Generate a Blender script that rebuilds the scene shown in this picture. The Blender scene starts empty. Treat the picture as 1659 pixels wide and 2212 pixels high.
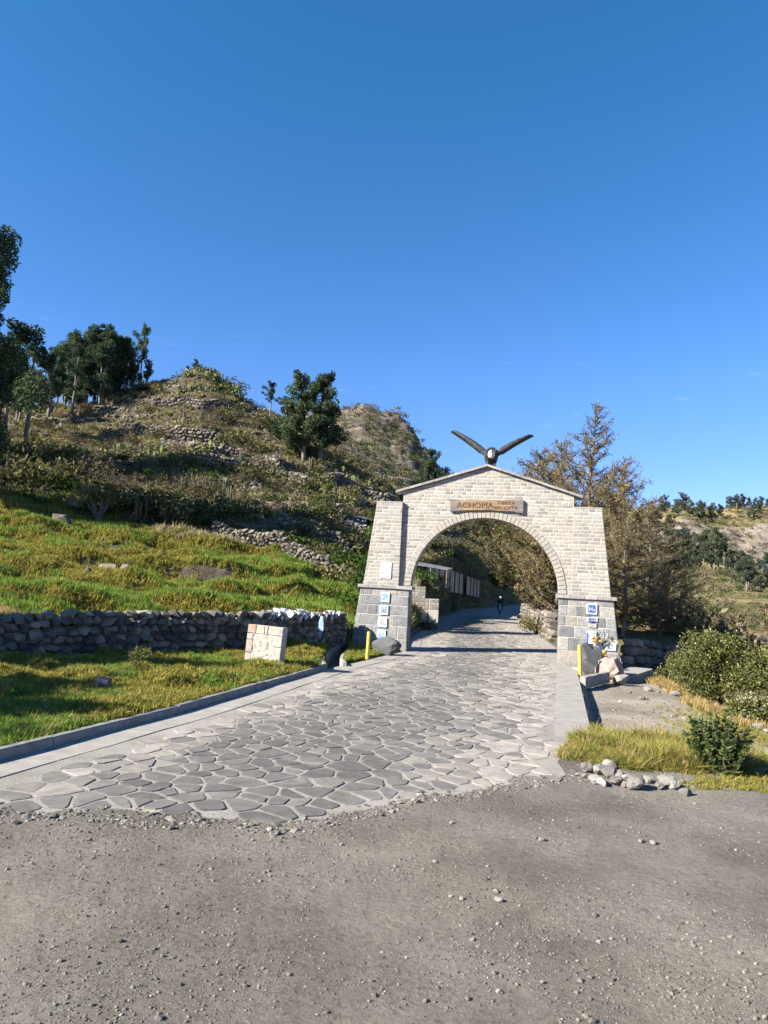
import bpy, bmesh, math, random
import numpy as np
from mathutils import Matrix, Vector, Euler
from math import radians as R, sin, cos, pi, tau

sc = bpy.context.scene
COL = sc.collection
random.seed(7)
rng = np.random.default_rng(7)

# ---------------------------------------------------------------- camera
FPX, PITCH, ROLL, CZ = 1534.0, R(5.68), R(3.0), 2.55
f_ = np.array([0, cos(PITCH), sin(PITCH)]); r0_ = np.array([1., 0, 0]); u0_ = np.array([0, -sin(PITCH), cos(PITCH)])
r_ = r0_*cos(ROLL)+u0_*sin(ROLL); u_ = -r0_*sin(ROLL)+u0_*cos(ROLL)
cam = bpy.data.cameras.new('camera'); camo = bpy.data.objects.new('camera', cam); COL.objects.link(camo)
cam.sensor_fit = 'VERTICAL'; cam.sensor_height = 36; cam.sensor_width = 27
cam.lens = FPX/2212*36; cam.clip_end = 5000; cam.clip_start = .1
M = Matrix((r_, u_, -f_)).transposed().to_4x4(); M.translation = (0, 0, CZ)
camo.matrix_world = M
sc.camera = camo

# ---------------------------------------------------------------- sky, sun, exposure
SUN_EL, SH_AZ = R(30), R(25)          # shadows fall to +X, 25 degrees back
to_sun = Vector((-cos(SH_AZ)*cos(SUN_EL), -sin(SH_AZ)*cos(SUN_EL), sin(SUN_EL)))
w = bpy.data.worlds.new('World'); sc.world = w; w.use_nodes = True
nt = w.node_tree; bg = nt.nodes['Background']
sky = nt.nodes.new('ShaderNodeTexSky'); sky.sky_type = 'NISHITA'; sky.sun_disc = False
sky.sun_elevation = SUN_EL; sky.sun_rotation = math.atan2(to_sun.x, to_sun.y)
sky.altitude = 3200; sky.air_density = 1.0; sky.dust_density = .25; sky.ozone_density = 2.2
hs = nt.nodes.new('ShaderNodeHueSaturation'); hs.inputs['Saturation'].default_value = 1.12; nt.links.new(sky.outputs[0], hs.inputs['Color'])
mx = nt.nodes.new('ShaderNodeMix'); mx.data_type = 'RGBA'; mx.blend_type = 'MULTIPLY'; mx.inputs[0].default_value = 1; mx.inputs[7].default_value = (.80, .97, 1.15, 1)
tcw = nt.nodes.new('ShaderNodeTexCoord'); sxw = nt.nodes.new('ShaderNodeSeparateXYZ'); nt.links.new(tcw.outputs['Generated'], sxw.inputs[0])
rw = nt.nodes.new('ShaderNodeValToRGB'); nt.links.new(sxw.outputs[2], rw.inputs[0])
rw.color_ramp.elements[0].position = 0.; rw.color_ramp.elements[0].color = (.82, .66, .84, 1); rw.color_ramp.elements[1].position = .62; rw.color_ramp.elements[1].color = (.48, 1.10, 1.25, 1)
em = rw.color_ramp.elements.new(.28); em.color = (.80, 1.0, 1.2, 1)
nt.links.new(rw.outputs[0], mx.inputs[7]); nt.links.new(hs.outputs[0], mx.inputs[6]); wmap = nt.nodes.new('ShaderNodeMapping'); wmap.inputs['Scale'].default_value = (5, 5, 22); wn = nt.nodes.new('ShaderNodeTexNoise'); wn.inputs['Scale'].default_value = 2.2; wn.inputs['Detail'].default_value = 8; wn.inputs['Roughness'].default_value = .65
wr = nt.nodes.new('ShaderNodeMapRange'); wr.inputs[1].default_value = .62; wr.inputs[2].default_value = .82; wr.inputs[4].default_value = .5
tcs = nt.nodes.new('ShaderNodeTexCoord'); nt.links.new(tcs.outputs['Generated'], wmap.inputs[0]); nt.links.new(wmap.outputs[0], wn.inputs['Vector']); nt.links.new(wn.outputs[0], wr.inputs[0])
wmx = nt.nodes.new('ShaderNodeMix'); wmx.data_type = 'RGBA'; we = nt.nodes.new('ShaderNodeMapRange'); nt.links.new(sxw.outputs[2], we.inputs[0]); we.inputs[1].default_value = .38; we.inputs[2].default_value = .22; wm2 = nt.nodes.new('ShaderNodeMath'); wm2.operation = 'MULTIPLY'; nt.links.new(wr.outputs[0], wm2.inputs[0]); nt.links.new(we.outputs[0], wm2.inputs[1]); nt.links.new(wm2.outputs[0], wmx.inputs[0]); nt.links.new(mx.outputs[2], wmx.inputs[6]); wmx.inputs[7].default_value = (3.4, 4.2, 5.2, 1)
nt.links.new(wmx.outputs[2], bg.inputs[0]); bg.inputs[1].default_value = .066
sun = bpy.data.lights.new('sun', 'SUN'); sun.energy = 5.0; sun.angle = R(.5); sun.color = (1, .94, .84)
suno = bpy.data.objects.new('sun', sun); COL.objects.link(suno)
suno.rotation_euler = to_sun.to_track_quat('Z', 'Y').to_euler(); suno.location = (-30, -20, 40)
sc.view_settings.view_transform = 'Standard'; sc.view_settings.look = 'None'
sc.view_settings.gamma = 1; sc.view_settings.use_curve_mapping = False
sc.view_settings.exposure = 1.75
sc.cycles.max_bounces = 5; sc.cycles.transparent_max_bounces = 6

def ray(x, y): return f_+r_*(x-829.5)/FPX+u_*(1106-y)/FPX
def at(x, y, Y):
    d = ray(x, y); return d*(Y/d[1])+np.array([0, 0, CZ])
def gr(x, y, z=0.):
    d = ray(x, y); return d*((z-CZ)/d[2])+np.array([0, 0, CZ])

# ---------------------------------------------------------------- noise (numpy)
def _h(ix, iy, s):
    n = (ix.astype(np.int64)*374761393+iy.astype(np.int64)*668265263+s*974634777) & 0x7fffffff
    n = ((n ^ (n >> 13))*1274126177) & 0x7fffffff
    return ((n ^ (n >> 16)) & 0xffff)/65535.
def vn(x, y, s=0):
    x = np.asarray(x, float); y = np.asarray(y, float)
    ix, iy = np.floor(x), np.floor(y); fx, fy = x-ix, y-iy
    fx = fx*fx*(3-2*fx); fy = fy*fy*(3-2*fy)
    a = _h(ix, iy, s); b = _h(ix+1, iy, s); c = _h(ix, iy+1, s); d = _h(ix+1, iy+1, s)
    return (a*(1-fx)+b*fx)*(1-fy)+(c*(1-fx)+d*fx)*fy
def fbm(x, y, o=4, s=0):
    t = 0; a = .5
    for k in range(o):
        t = t+a*(vn(x*2**k, y*2**k, s+k)-.5); a *= .55
    return t
def ss(x, a, b):
    t = np.clip((np.asarray(x, float)-a)/(b-a), 0, 1); return t*t*(3-2*t)
def lerp(a, b, t): return a*(1-t)+b*t

# ---------------------------------------------------------------- materials
def newmat(name):
    m = bpy.data.materials.new(name); m.use_nodes = True
    n = m.node_tree.nodes; l = m.node_tree.links; n.clear()
    out = n.new('ShaderNodeOutputMaterial'); b = n.new('ShaderNodeBsdfPrincipled')
    l.new(b.outputs[0], out.inputs[0]); b.inputs['Specular IOR Level'].default_value = .25
    return m, n, l, b, out
def N(n, t, **kw):
    x = n.new(t)
    for k, v in kw.items():
        if hasattr(x, k): setattr(x, k, v)
        else: x.inputs[k.replace('_', ' ')].default_value = v
    return x
ALB = .75
def sca(c): return tuple(v*ALB for v in c)
def ramp(n, l, fac, stops, interp='LINEAR'):
    if max(max(c) for _, c in stops) < .95: stops = [(p, sca(c)) for p, c in stops]
    r = n.new('ShaderNodeValToRGB'); r.color_ramp.interpolation = interp
    e = r.color_ramp.elements
    while len(e) < len(stops): e.new(.5)
    for i, (p, c) in enumerate(stops):
        e[i].position = p; e[i].color = (*c, 1)
    l.new(fac, r.inputs[0]); return r.outputs[0]
def mix(n, l, fac, a, b, mode='MIX'):
    m = n.new('ShaderNodeMix'); m.data_type = 'RGBA'; m.blend_type = mode
    if isinstance(fac, (int, float)): m.inputs[0].default_value = fac
    else: l.new(fac, m.inputs[0])
    for i, v in ((6, a), (7, b)):
        if isinstance(v, tuple): m.inputs[i].default_value = (*(v if max(v) > .95 else sca(v)), 1)
        else: l.new(v, m.inputs[i])
    return m.outputs[2]
def noise(n, l, scale, detail=5, rough=.6, co=None, dim='3D'):
    x = n.new('ShaderNodeTexNoise'); x.inputs['Scale'].default_value = scale
    x.inputs['Detail'].default_value = detail; x.inputs['Roughness'].default_value = rough
    if co is None:
        g = n.new('ShaderNodeNewGeometry'); co = g.outputs['Position']
    l.new(co, x.inputs['Vector']); return x.outputs[0]
def mrange(n, l, v, a, b, c=0., d=1.):
    m = n.new('ShaderNodeMapRange'); l.new(v, m.inputs[0])
    for i, q in enumerate((a, b, c, d)): m.inputs[1+i].default_value = q
    return m.outputs[0]
def bump(n, l, b, h, strength=.5, dist=.02):
    x = n.new('ShaderNodeBump'); x.inputs['Strength'].default_value = strength
    x.inputs['Distance'].default_value = dist; l.new(h, x.inputs['Height']); l.new(x.outputs[0], b.inputs['Normal'])
def attr(n, name='tint'):
    a = n.new('ShaderNodeAttribute'); a.attribute_name = name; return a

def simple(name, c1, c2, scale=4, rough=.85, bs=.4, bd=.02, bscale=None, metal=0.):
    m, n, l, b, o = newmat(name)
    v = noise(n, l, scale)
    col = ramp(n, l, v, [(.3, c1), (.7, c2)])
    l.new(col, b.inputs['Base Color']); b.inputs['Roughness'].default_value = rough
    b.inputs['Metallic'].default_value = metal
    if bs: bump(n, l, b, noise(n, l, bscale or scale*5, 6), bs, bd)
    return m
def stonemat(name, stops, scale=9, dirt=(.12, .1, .08), dirtf=.5, bs=.5, bd=.015, obj=False):
    """stone whose tone varies per piece (tint attribute, or per object) and by grain"""
    m, n, l, b, o = newmat(name)
    if obj:
        oi = n.new('ShaderNodeObjectInfo'); fac = oi.outputs['Random']
    else:
        a = attr(n); sp = n.new('ShaderNodeSeparateColor'); l.new(a.outputs['Color'], sp.inputs[0]); fac = sp.outputs[0]
    col = ramp(n, l, fac, stops)
    v = noise(n, l, scale, 8, .65)
    col = mix(n, l, 1., col, ramp(n, l, v, [(.25, (.62, .62, .63)), (.5, (1, 1, 1)), (.75, (1.28, 1.25, 1.2))]), 'MULTIPLY')
    v2 = noise(n, l, scale*.33, 4)
    col = mix(n, l, mrange(n, l, v2, .58, .78, 0, dirtf), col, dirt)
    l.new(col, b.inputs['Base Color']); b.inputs['Roughness'].default_value = .9
    bump(n, l, b, noise(n, l, scale*2.5, 8, .7), bs, bd)
    return m
def leafmat(name, c1, c2, c3, trans=.25, hue=True):
    m, n, l, b, o = newmat(name)
    n.remove(b)
    a = attr(n); sp = n.new('ShaderNodeSeparateColor'); l.new(a.outputs['Color'], sp.inputs[0])
    col = ramp(n, l, sp.outputs[0], [(0., c1), (.5, c2), (1., c3)])
    oi = n.new('ShaderNodeObjectInfo')
    col = mix(n, l, 1., col, ramp(n, l, oi.outputs['Random'], [(0, (.75, .78, .8)), (.5, (1, 1, 1)), (1, (1.3, 1.2, 1.05))]), 'MULTIPLY')
    d = n.new('ShaderNodeBsdfDiffuse'); t = n.new('ShaderNodeBsdfTranslucent')
    l.new(col, d.inputs[0]); l.new(col, t.inputs[0])
    x = n.new('ShaderNodeMixShader'); x.inputs[0].default_value = trans
    l.new(d.outputs[0], x.inputs[1]); l.new(t.outputs[0], x.inputs[2]); l.new(x.outputs[0], o.inputs[0])
    return m

MT = {}
MT['brick'] = stonemat('weathered_ashlar_brick', [(0, (.255, .235, .21)), (.3, (.315, .29, .255)), (.5, (.365, .335, .295)), (.7, (.40, .355, .29)), (.85, (.36, .345, .32)), (1, (.44, .41, .36))], 12, (.16, .14, .12), .45, .6, .02)
MT['block'] = stonemat('grey_andesite_block', [(0, (.17, .172, .172)), (.3, (.245, .243, .238)), (.75, (.32, .315, .30)), (.9, (.33, .295, .245)), (1, (.39, .375, .34))], 6, (.42, .41, .38), .55, .8, .03)
MT['mortar'] = simple('pale_mortar', (.47, .44, .385), (.58, .55, .49), 9, .95, .4, .01)
MT['coping'] = stonemat('coping_concrete', [(0, (.26, .25, .24)), (1, (.38, .36, .33))], 8, (.15, .15, .15), .4)
MT['rubble'] = stonemat('field_stone', [(0, (.085, .075, .066)), (.35, (.14, .122, .104)), (.7, (.205, .172, .138)), (1, (.31, .262, .205))], 6, (.27, .25, .2), .3, .6, .03, obj=True)
MT['rubble_m'] = stonemat('field_stone_joined', [(0, (.085, .075, .066)), (.35, (.14, .122, .104)), (.7, (.205, .172, .138)), (1, (.31, .262, .205))], 6, (.27, .25, .2), .3, .6, .03)
MT['palestone'] = stonemat('pale_stone', [(0, (.20, .185, .17)), (.5, (.29, .27, .245)), (1, (.40, .375, .335))], 7, (.2, .18, .15), .4, .6, .03, obj=True)
MT['edgestone'] = stonemat('mound_edge_stone', [(0, (.17, .155, .14)), (.5, (.25, .235, .21)), (1, (.36, .335, .30))], 6, (.14, .12, .1), .5, .8, .03, obj=True)
MT['pebble'] = stonemat('road_pebble', [(0, (.10, .09, .075)), (.5, (.19, .17, .145)), (1, (.29, .265, .23))], 20, obj=True)
MT['pink'] = stonemat('pink_boulder_stone', [(0, (.36, .25, .21)), (1, (.42, .29, .24))], 3, (.22, .17, .15), .5, .6, .04, obj=True)
MT['darkrock'] = stonemat('dark_grey_boulder_stone', [(0, (.085, .09, .095)), (1, (.12, .123, .125))], 5, (.34, .33, .30), .6, .7, .04, obj=True)
MT['tufa'] = stonemat('pale_volcanic_stone', [(0, (.36, .27, .20)), (.5, (.40, .37, .33)), (1, (.50, .43, .33))], 7, (.24, .2, .17), .4)
MT['concrete'] = simple('old_concrete', (.27, .247, .217), (.39, .36, .32), 3, .92, .5, .01, 30)
MT['concrete_d'] = simple('dark_concrete', (.11, .105, .10), (.2, .19, .175), 4, .92, .5, .02, 20)  # darker concrete tone for the far kerb, channel floor and chunk edges
MT['yellow'] = simple('yellow_road_paint', (.72, .45, .05), (.80, .56, .12), 12, .6, .2, .004)
MT['white'] = simple('white_enamel', (.74, .76, .78), (.8, .81, .82), 6, .4, .05, .002)
MT['wood'] = None
MT['plastic'] = simple('white_plastic_sheet', (.6, .58, .55), (.8, .78, .75), 5, .45, .2, .01)
MT['black'] = simple('black_rubber_cloth', (.012, .012, .013), (.03, .03, .032), 8, .7, .1, .004)
MT['chrome'] = simple('worn_metal', (.25, .25, .26), (.5, .5, .5), 8, .35, .1, .002, metal=.8)
MT['denim'] = simple('grey_trousers', (.05, .055, .07), (.09, .1, .12), 8, .9, .1, .004)
MT['skin'] = simple('skin', (.3, .17, .11), (.36, .21, .14), 8, .6, 0)
MT['bark'] = simple('grey_brown_bark', (.10, .08, .06), (.24, .20, .155), 6, .95, .8, .03, 25)
MT['palebark'] = simple('pale_gum_bark', (.13, .11, .085), (.27, .24, .195), 3, .9, .5, .02, 14)
MT['euc'] = leafmat('gum_leaves', (.036, .058, .032), (.085, .122, .065), (.165, .21, .12), .28)
MT['fareuc'] = leafmat('far_gum_leaves', (.045, .06, .04), (.085, .105, .065), (.14, .16, .10), .2)
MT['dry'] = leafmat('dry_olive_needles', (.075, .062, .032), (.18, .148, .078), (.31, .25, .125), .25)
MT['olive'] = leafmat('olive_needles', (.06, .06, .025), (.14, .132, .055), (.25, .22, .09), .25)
MT['shrub'] = leafmat('shrub_leaves', (.06, .062, .028), (.14, .138, .062), (.25, .228, .115), .2)
MT['moundshrub'] = leafmat('mound_shrub_leaves', (.05, .07, .025), (.12, .155, .05), (.2, .24, .09), .3)
MT['brownshrub'] = leafmat('brown_shrub_twigs', (.085, .068, .05), (.18, .145, .10), (.30, .245, .17), .15)
MT['greenshrub'] = leafmat('green_shrub_leaves', (.02, .045, .012), (.05, .095, .02), (.10, .16, .04), .25)
MT['hedge'] = leafmat('hedge_leaves', (.06, .065, .02), (.155, .16, .05), (.29, .28, .115), .25)
MT['flower'] = leafmat('cream_flowers', (.30, .31, .13), (.42, .42, .2), (.5, .49, .28), .2)
MT['cactus'] = simple('cactus_skin', (.09, .09, .055), (.17, .165, .10), 5, .7, .4, .02, 20)
MT['opuntia'] = leafmat('prickly_pear_pads', (.08, .10, .04), (.15, .175, .07), (.26, .27, .12), .1)
MT['grass'] = leafmat('green_grass', (.06, .11, .015), (.19, .29, .05), (.34, .43, .11), .35)
MT['ygrass'] = leafmat('yellow_green_grass', (.13, .13, .03), (.32, .295, .065), (.54, .46, .14), .35)
MT['hillgrass'] = leafmat('dry_hill_grass', (.20, .17, .10), (.36, .31, .19), (.52, .46, .30), .3)
MT['straw'] = leafmat('straw_grass', (.25, .18, .07), (.42, .31, .13), (.56, .44, .21), .3)
MT['poster_l'] = None

# ---------------------------------------------------------------- object helpers
def tag(o, label=None, cat=None, group=None, kind=None):
    if label: o['label'] = label
    if cat: o['category'] = cat
    if group: o['group'] = group
    if kind: o['kind'] = kind
    return o
def link(o, parent=None):
    COL.objects.link(o)
    if parent is not None: o.parent = parent
    return o
def empty(name, loc=(0, 0, 0), rot=(0, 0, 0), label=None, cat=None, group=None):
    o = bpy.data.objects.new(name, None); o.location = loc; o.rotation_euler = rot
    o.empty_display_size = .2
    return tag(link(o), label, cat, group)
def add_tint(me, tints):
    a = me.color_attributes.new('tint', 'FLOAT_COLOR', 'POINT')
    t = np.ones((len(me.vertices), 4), np.float32)
    t[:, :3] = np.asarray(tints, np.float32).reshape(len(me.vertices), -1)[:, :3] if np.ndim(tints) > 1 else np.asarray(tints, np.float32)[:, None]
    a.data.foreach_set('color', t.ravel())
def mesh_np(name, V, F, mat=None, tint=None, smooth=False):
    V = np.asarray(V, np.float32); F = np.asarray(F, np.int32)
    me = bpy.data.meshes.new(name)
    me.vertices.add(len(V)); me.vertices.foreach_set('co', V.ravel())
    k = F.shape[1]; me.loops.add(F.size); me.loops.foreach_set('vertex_index', F.ravel())
    me.polygons.add(len(F)); me.polygons.foreach_set('loop_start', np.arange(0, F.size, k, dtype=np.int32))
    me.polygons.foreach_set('loop_total', np.full(len(F), k, np.int32))
    if smooth: me.polygons.foreach_set('use_smooth', np.ones(len(F), bool))
    me.update(calc_edges=True)
    if tint is not None: add_tint(me, tint)
    if mat: me.materials.append(mat)
    return me
class MB:
    def __init__(s): s.v = []; s.f = []; s.t = []
    def add(s, vs, fs, t=.5):
        k = len(s.v); s.v += [tuple(map(float, p)) for p in vs]; s.f += [tuple(i+k for i in q) for q in fs]
        s.t += [t]*len(vs)
    def box(s, x0, x1, y0, y1, z0, z1, t=.5, jit=0):
        j = lambda: random.uniform(-jit, jit) if jit else 0
        vs = [(x+j(), y+j(), z+j()) for z in (z0, z1) for x, y in ((x0, y0), (x1, y0), (x1, y1), (x0, y1))]
        s.add(vs, [(0, 3, 2, 1), (4, 5, 6, 7), (0, 1, 5, 4), (1, 2, 6, 5), (2, 3, 7, 6), (3, 0, 4, 7)], t)
    def hexa(s, b, tp, t=.5):
        s.add(list(b)+list(tp), [(0, 3, 2, 1), (4, 5, 6, 7), (0, 1, 5, 4), (1, 2, 6, 5), (2, 3, 7, 6), (3, 0, 4, 7)], t)
    def tube(s, pts, rad, n=6, t=.5, cap=True):
        pts = [Vector(p) for p in pts]; k0 = len(s.v); m = len(pts)
        if not hasattr(rad, '__len__'): rad = [rad]*m
        for i, p in enumerate(pts):
            d = (pts[min(i+1, m-1)]-pts[max(i-1, 0)])
            if d.length < 1e-6: d = Vector((0, 0, 1))
            d.normalize(); a = d.orthogonal() if abs(d.z) < .99 else Vector((1, 0, 0))
            a = (Vector((0, 0, 1)).cross(d) if abs(d.z) < .99 else Vector((1, 0, 0))).normalized(); b = d.cross(a)
            for j in range(n):
                q = p+(a*cos(tau*j/n)+b*sin(tau*j/n))*rad[i]; s.v.append(tuple(q)); s.t.append(t)
        for i in range(m-1):
            for j in range(n):
                s.f.append((k0+i*n+j, k0+i*n+(j+1) % n, k0+(i+1)*n+(j+1) % n, k0+(i+1)*n+j))
        if cap:
            s.f.append(tuple(k0+j for j in reversed(range(n)))); s.f.append(tuple(k0+(m-1)*n+j for j in range(n)))
    def mesh(s, name, mat, smooth=False):
        me = bpy.data.meshes.new(name); me.from_pydata(s.v, [], s.f); me.update()
        add_tint(me, s.t)
        if smooth: me.polygons.foreach_set('use_smooth', np.ones(len(me.polygons), bool))
        if mat: me.materials.append(mat)
        return me
    def build(s, name, mat, parent=None, smooth=False):
        return link(bpy.data.objects.new(name, s.mesh(name, mat, smooth)), parent)
def obj(name, me, parent=None, loc=(0, 0, 0), rot=(0, 0, 0), scale=(1, 1, 1)):
    o = bpy.data.objects.new(name, me); o.location = loc; o.rotation_euler = rot
    o.scale = scale if hasattr(scale, '__len__') else (scale,)*3
    return link(o, parent)
def copy_tree(o, parent=None):
    c = o.copy(); COL.objects.link(c); c.parent = parent
    for ch in list(o.children): copy_tree(ch, c)
    return c

# ================================================================ TERRAIN
LkY = [1, 5, 7.4, 9.46, 13.69, 17.5, 21.2, 24.5, 27.2, 33.7, 48, 68, 87, 135, 200, 1500]
LkX = [-12, -6.3, -5.5, -4.78, -3.33, -2.3, -1.21, .0, 1.0, 1.45, 3.55, 7.0, 12.1, 27.4, 58, 800]
LrY = [1, 10.3, 11.25, 12.4, 13, 13.9, 23.2, 25.8, 32.8, 45, 56.7, 68, 87, 127, 200, 1500]
LrX = [2.4, 2.76, 2.83, 3.5, 3.96, 4.15, 6.48, 6.8, 8.17, 9.7, 11, 13.1, 17.5, 26.5, 58.1, 801]
def Lk(Y): return np.interp(Y, LkY, LkX)
def Lr(Y): return np.interp(Y, LrY, LrX)
WX = [-14, -11.5, -9.5, -8.2, -7, -4, -1.0]; WY = [16, 16.5, 17.6, 18.8, 20, 22.6, 27.6]
def Yw(X): return np.interp(X, WX, WY)
FS = [-1.3, -.84, -.70, -.54, -.436, -.35, -.177, -.036, .0, .042, .0755, .103, .1385, .203, .3]
FY = [15, 16.9, 16.9, 18.0, 19.15, 20.35, 22.95, 27.7, 29, 34, 48, 68, 87, 135, 260]
FZ = [.8, .8, .8, .85, .9, .95, .95, .8, .35, .2, .25, .25, .25, .25, .25]
TAB = {-900: [(1190, 30), (1020, 50), (930, 72), (850, 105), (880, 130), (905, 170)],
 0: [(1230, 30), (1060, 50), (960, 74), (880, 105), (895, 130), (905, 175)],
 150: [(1240, 32), (1090, 50), (975, 76), (872, 108), (890, 130), (895, 180)],
 330: [(1262, 33), (1120, 50), (975, 78), (818, 112), (850, 130), (860, 180)],
 395: [(1270, 34), (1130, 50), (975, 79), (795, 113), (850, 130), (860, 180)],
 430: [(1272, 34), (1135, 50), (975, 79), (803, 113), (855, 130), (865, 180)],
 500: [(1278, 34), (1145, 50), (985, 79), (852, 110), (880, 130), (890, 178)],
 600: [(1285, 35), (1180, 48), (1010, 78), (908, 105), (925, 125), (905, 175)],
 660: [(1287, 36), (1200, 48), (1030, 78), (945, 102), (950, 122), (893, 174)],
 720: [(1290, 38), (1225, 48), (1050, 78), (990, 100), (985, 120), (882, 172)],
 770: [(1290, 40), (1235, 50), (1075, 78), (1020, 98), (1015, 118), (870, 170)],
 820: [(1290, 42), (1240, 52), (1095, 78), (1045, 97), (1040, 117), (885, 170)],
 860: [(1290, 44), (1245, 54), (1115, 78), (1070, 96), (1055, 117), (908, 170)],
 885: [(1275, 47), (1240, 56), (1128, 78), (1083, 96), (1065, 116), (928, 171)],
 905: [(1258, 50), (1235, 58), (1140, 78), (1095, 96), (1075, 116), (950, 172)],
 925: [(1255, 54), (1233, 60), (1145, 80), (1103, 97), (1082, 116), (985, 173)],
 960: [(1250, 60), (1232, 66), (1150, 84), (1110, 99), (1090, 118), (1000, 175)],
 1000: [(1255, 74), (1240, 79), (1165, 94), (1125, 106), (1110, 124), (1048, 178)],
 1060: [(1272, 98), (1262, 102), (1190, 117), (1160, 127), (1140, 142), (1105, 185)],
 1100: [(1285, 122), (1278, 127), (1220, 142), (1190, 152), (1170, 167), (1130, 205)],
 1140: [(1294, 142), (1288, 148), (1240, 167), (1215, 178), (1200, 194), (1150, 235)]}
cs, cY, cz = [], [], []
for px, rows in TAB.items():
    s_ = (px-829.5)/FPX
    Ys = []; zs = []
    for (yy, YY) in rows:
        p = at(px, yy, YY); Ys.append(YY); zs.append(p[2])
    y0 = float(np.interp(s_, FS, FY)); z0 = float(np.interp(s_, FS, FZ))
    cs.append(s_); cY.append([y0]+Ys+[320., 900.]); cz.append([z0]+zs+[zs[-1]*.55, 30.])
cs = np.array(cs); cY = np.array(cY); cz = np.array(cz)
def loft(s, Y):
    K = cY.shape[1]
    YY = [np.interp(s, cs, cY[:, k]) for k in range(K)]; ZZ = [np.interp(s, cs, cz[:, k]) for k in range(K)]
    z = np.where(Y <= YY[0], ZZ[0], 0.*Y)
    for k in range(K-1):
        t = np.clip((Y-YY[k])/np.maximum(YY[k+1]-YY[k], .01), 0, 1)
        if k in (3, 5): t2 = t*(1-.35)+.35*(t*t*(3-2*t))
        else: t2 = t
        z = np.where((Y > YY[k]) & (Y <= YY[k+1]), lerp(ZZ[k], ZZ[k+1], t2), z)
    z = np.where(Y > YY[-1], ZZ[-1], z)
    return z, YY
FARY = [26, 45, 60, 100, 150, 300, 420, 490, 515, 545, 640, 900, 1500]
FARZ = [-.9, -2.0, -2.5, -2.2, 0, 8, 19.5, 25, 30, 60, 83, 84, 60]
def terrace(z, h, sharp, ph):
    t = z/h+ph; k = np.floor(t); fr = t-k
    return h*(k+np.where(fr < sharp, fr/sharp*.25, .25+.75*ss(fr, sharp, 1))-ph)
FRX = [-5.45, -3.9, -3.02, -2.2, -1.43, -.9, -.47, .1, .6, 1.1, 1.6, 2.05, 2.45, 2.76]; FRY = [7.4, 7.42, 7.72, 7.6, 7.75, 7.6, 7.85, 8.35, 8.9, 9.0, 9.45, 9.7, 9.9, 10.3]
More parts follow.
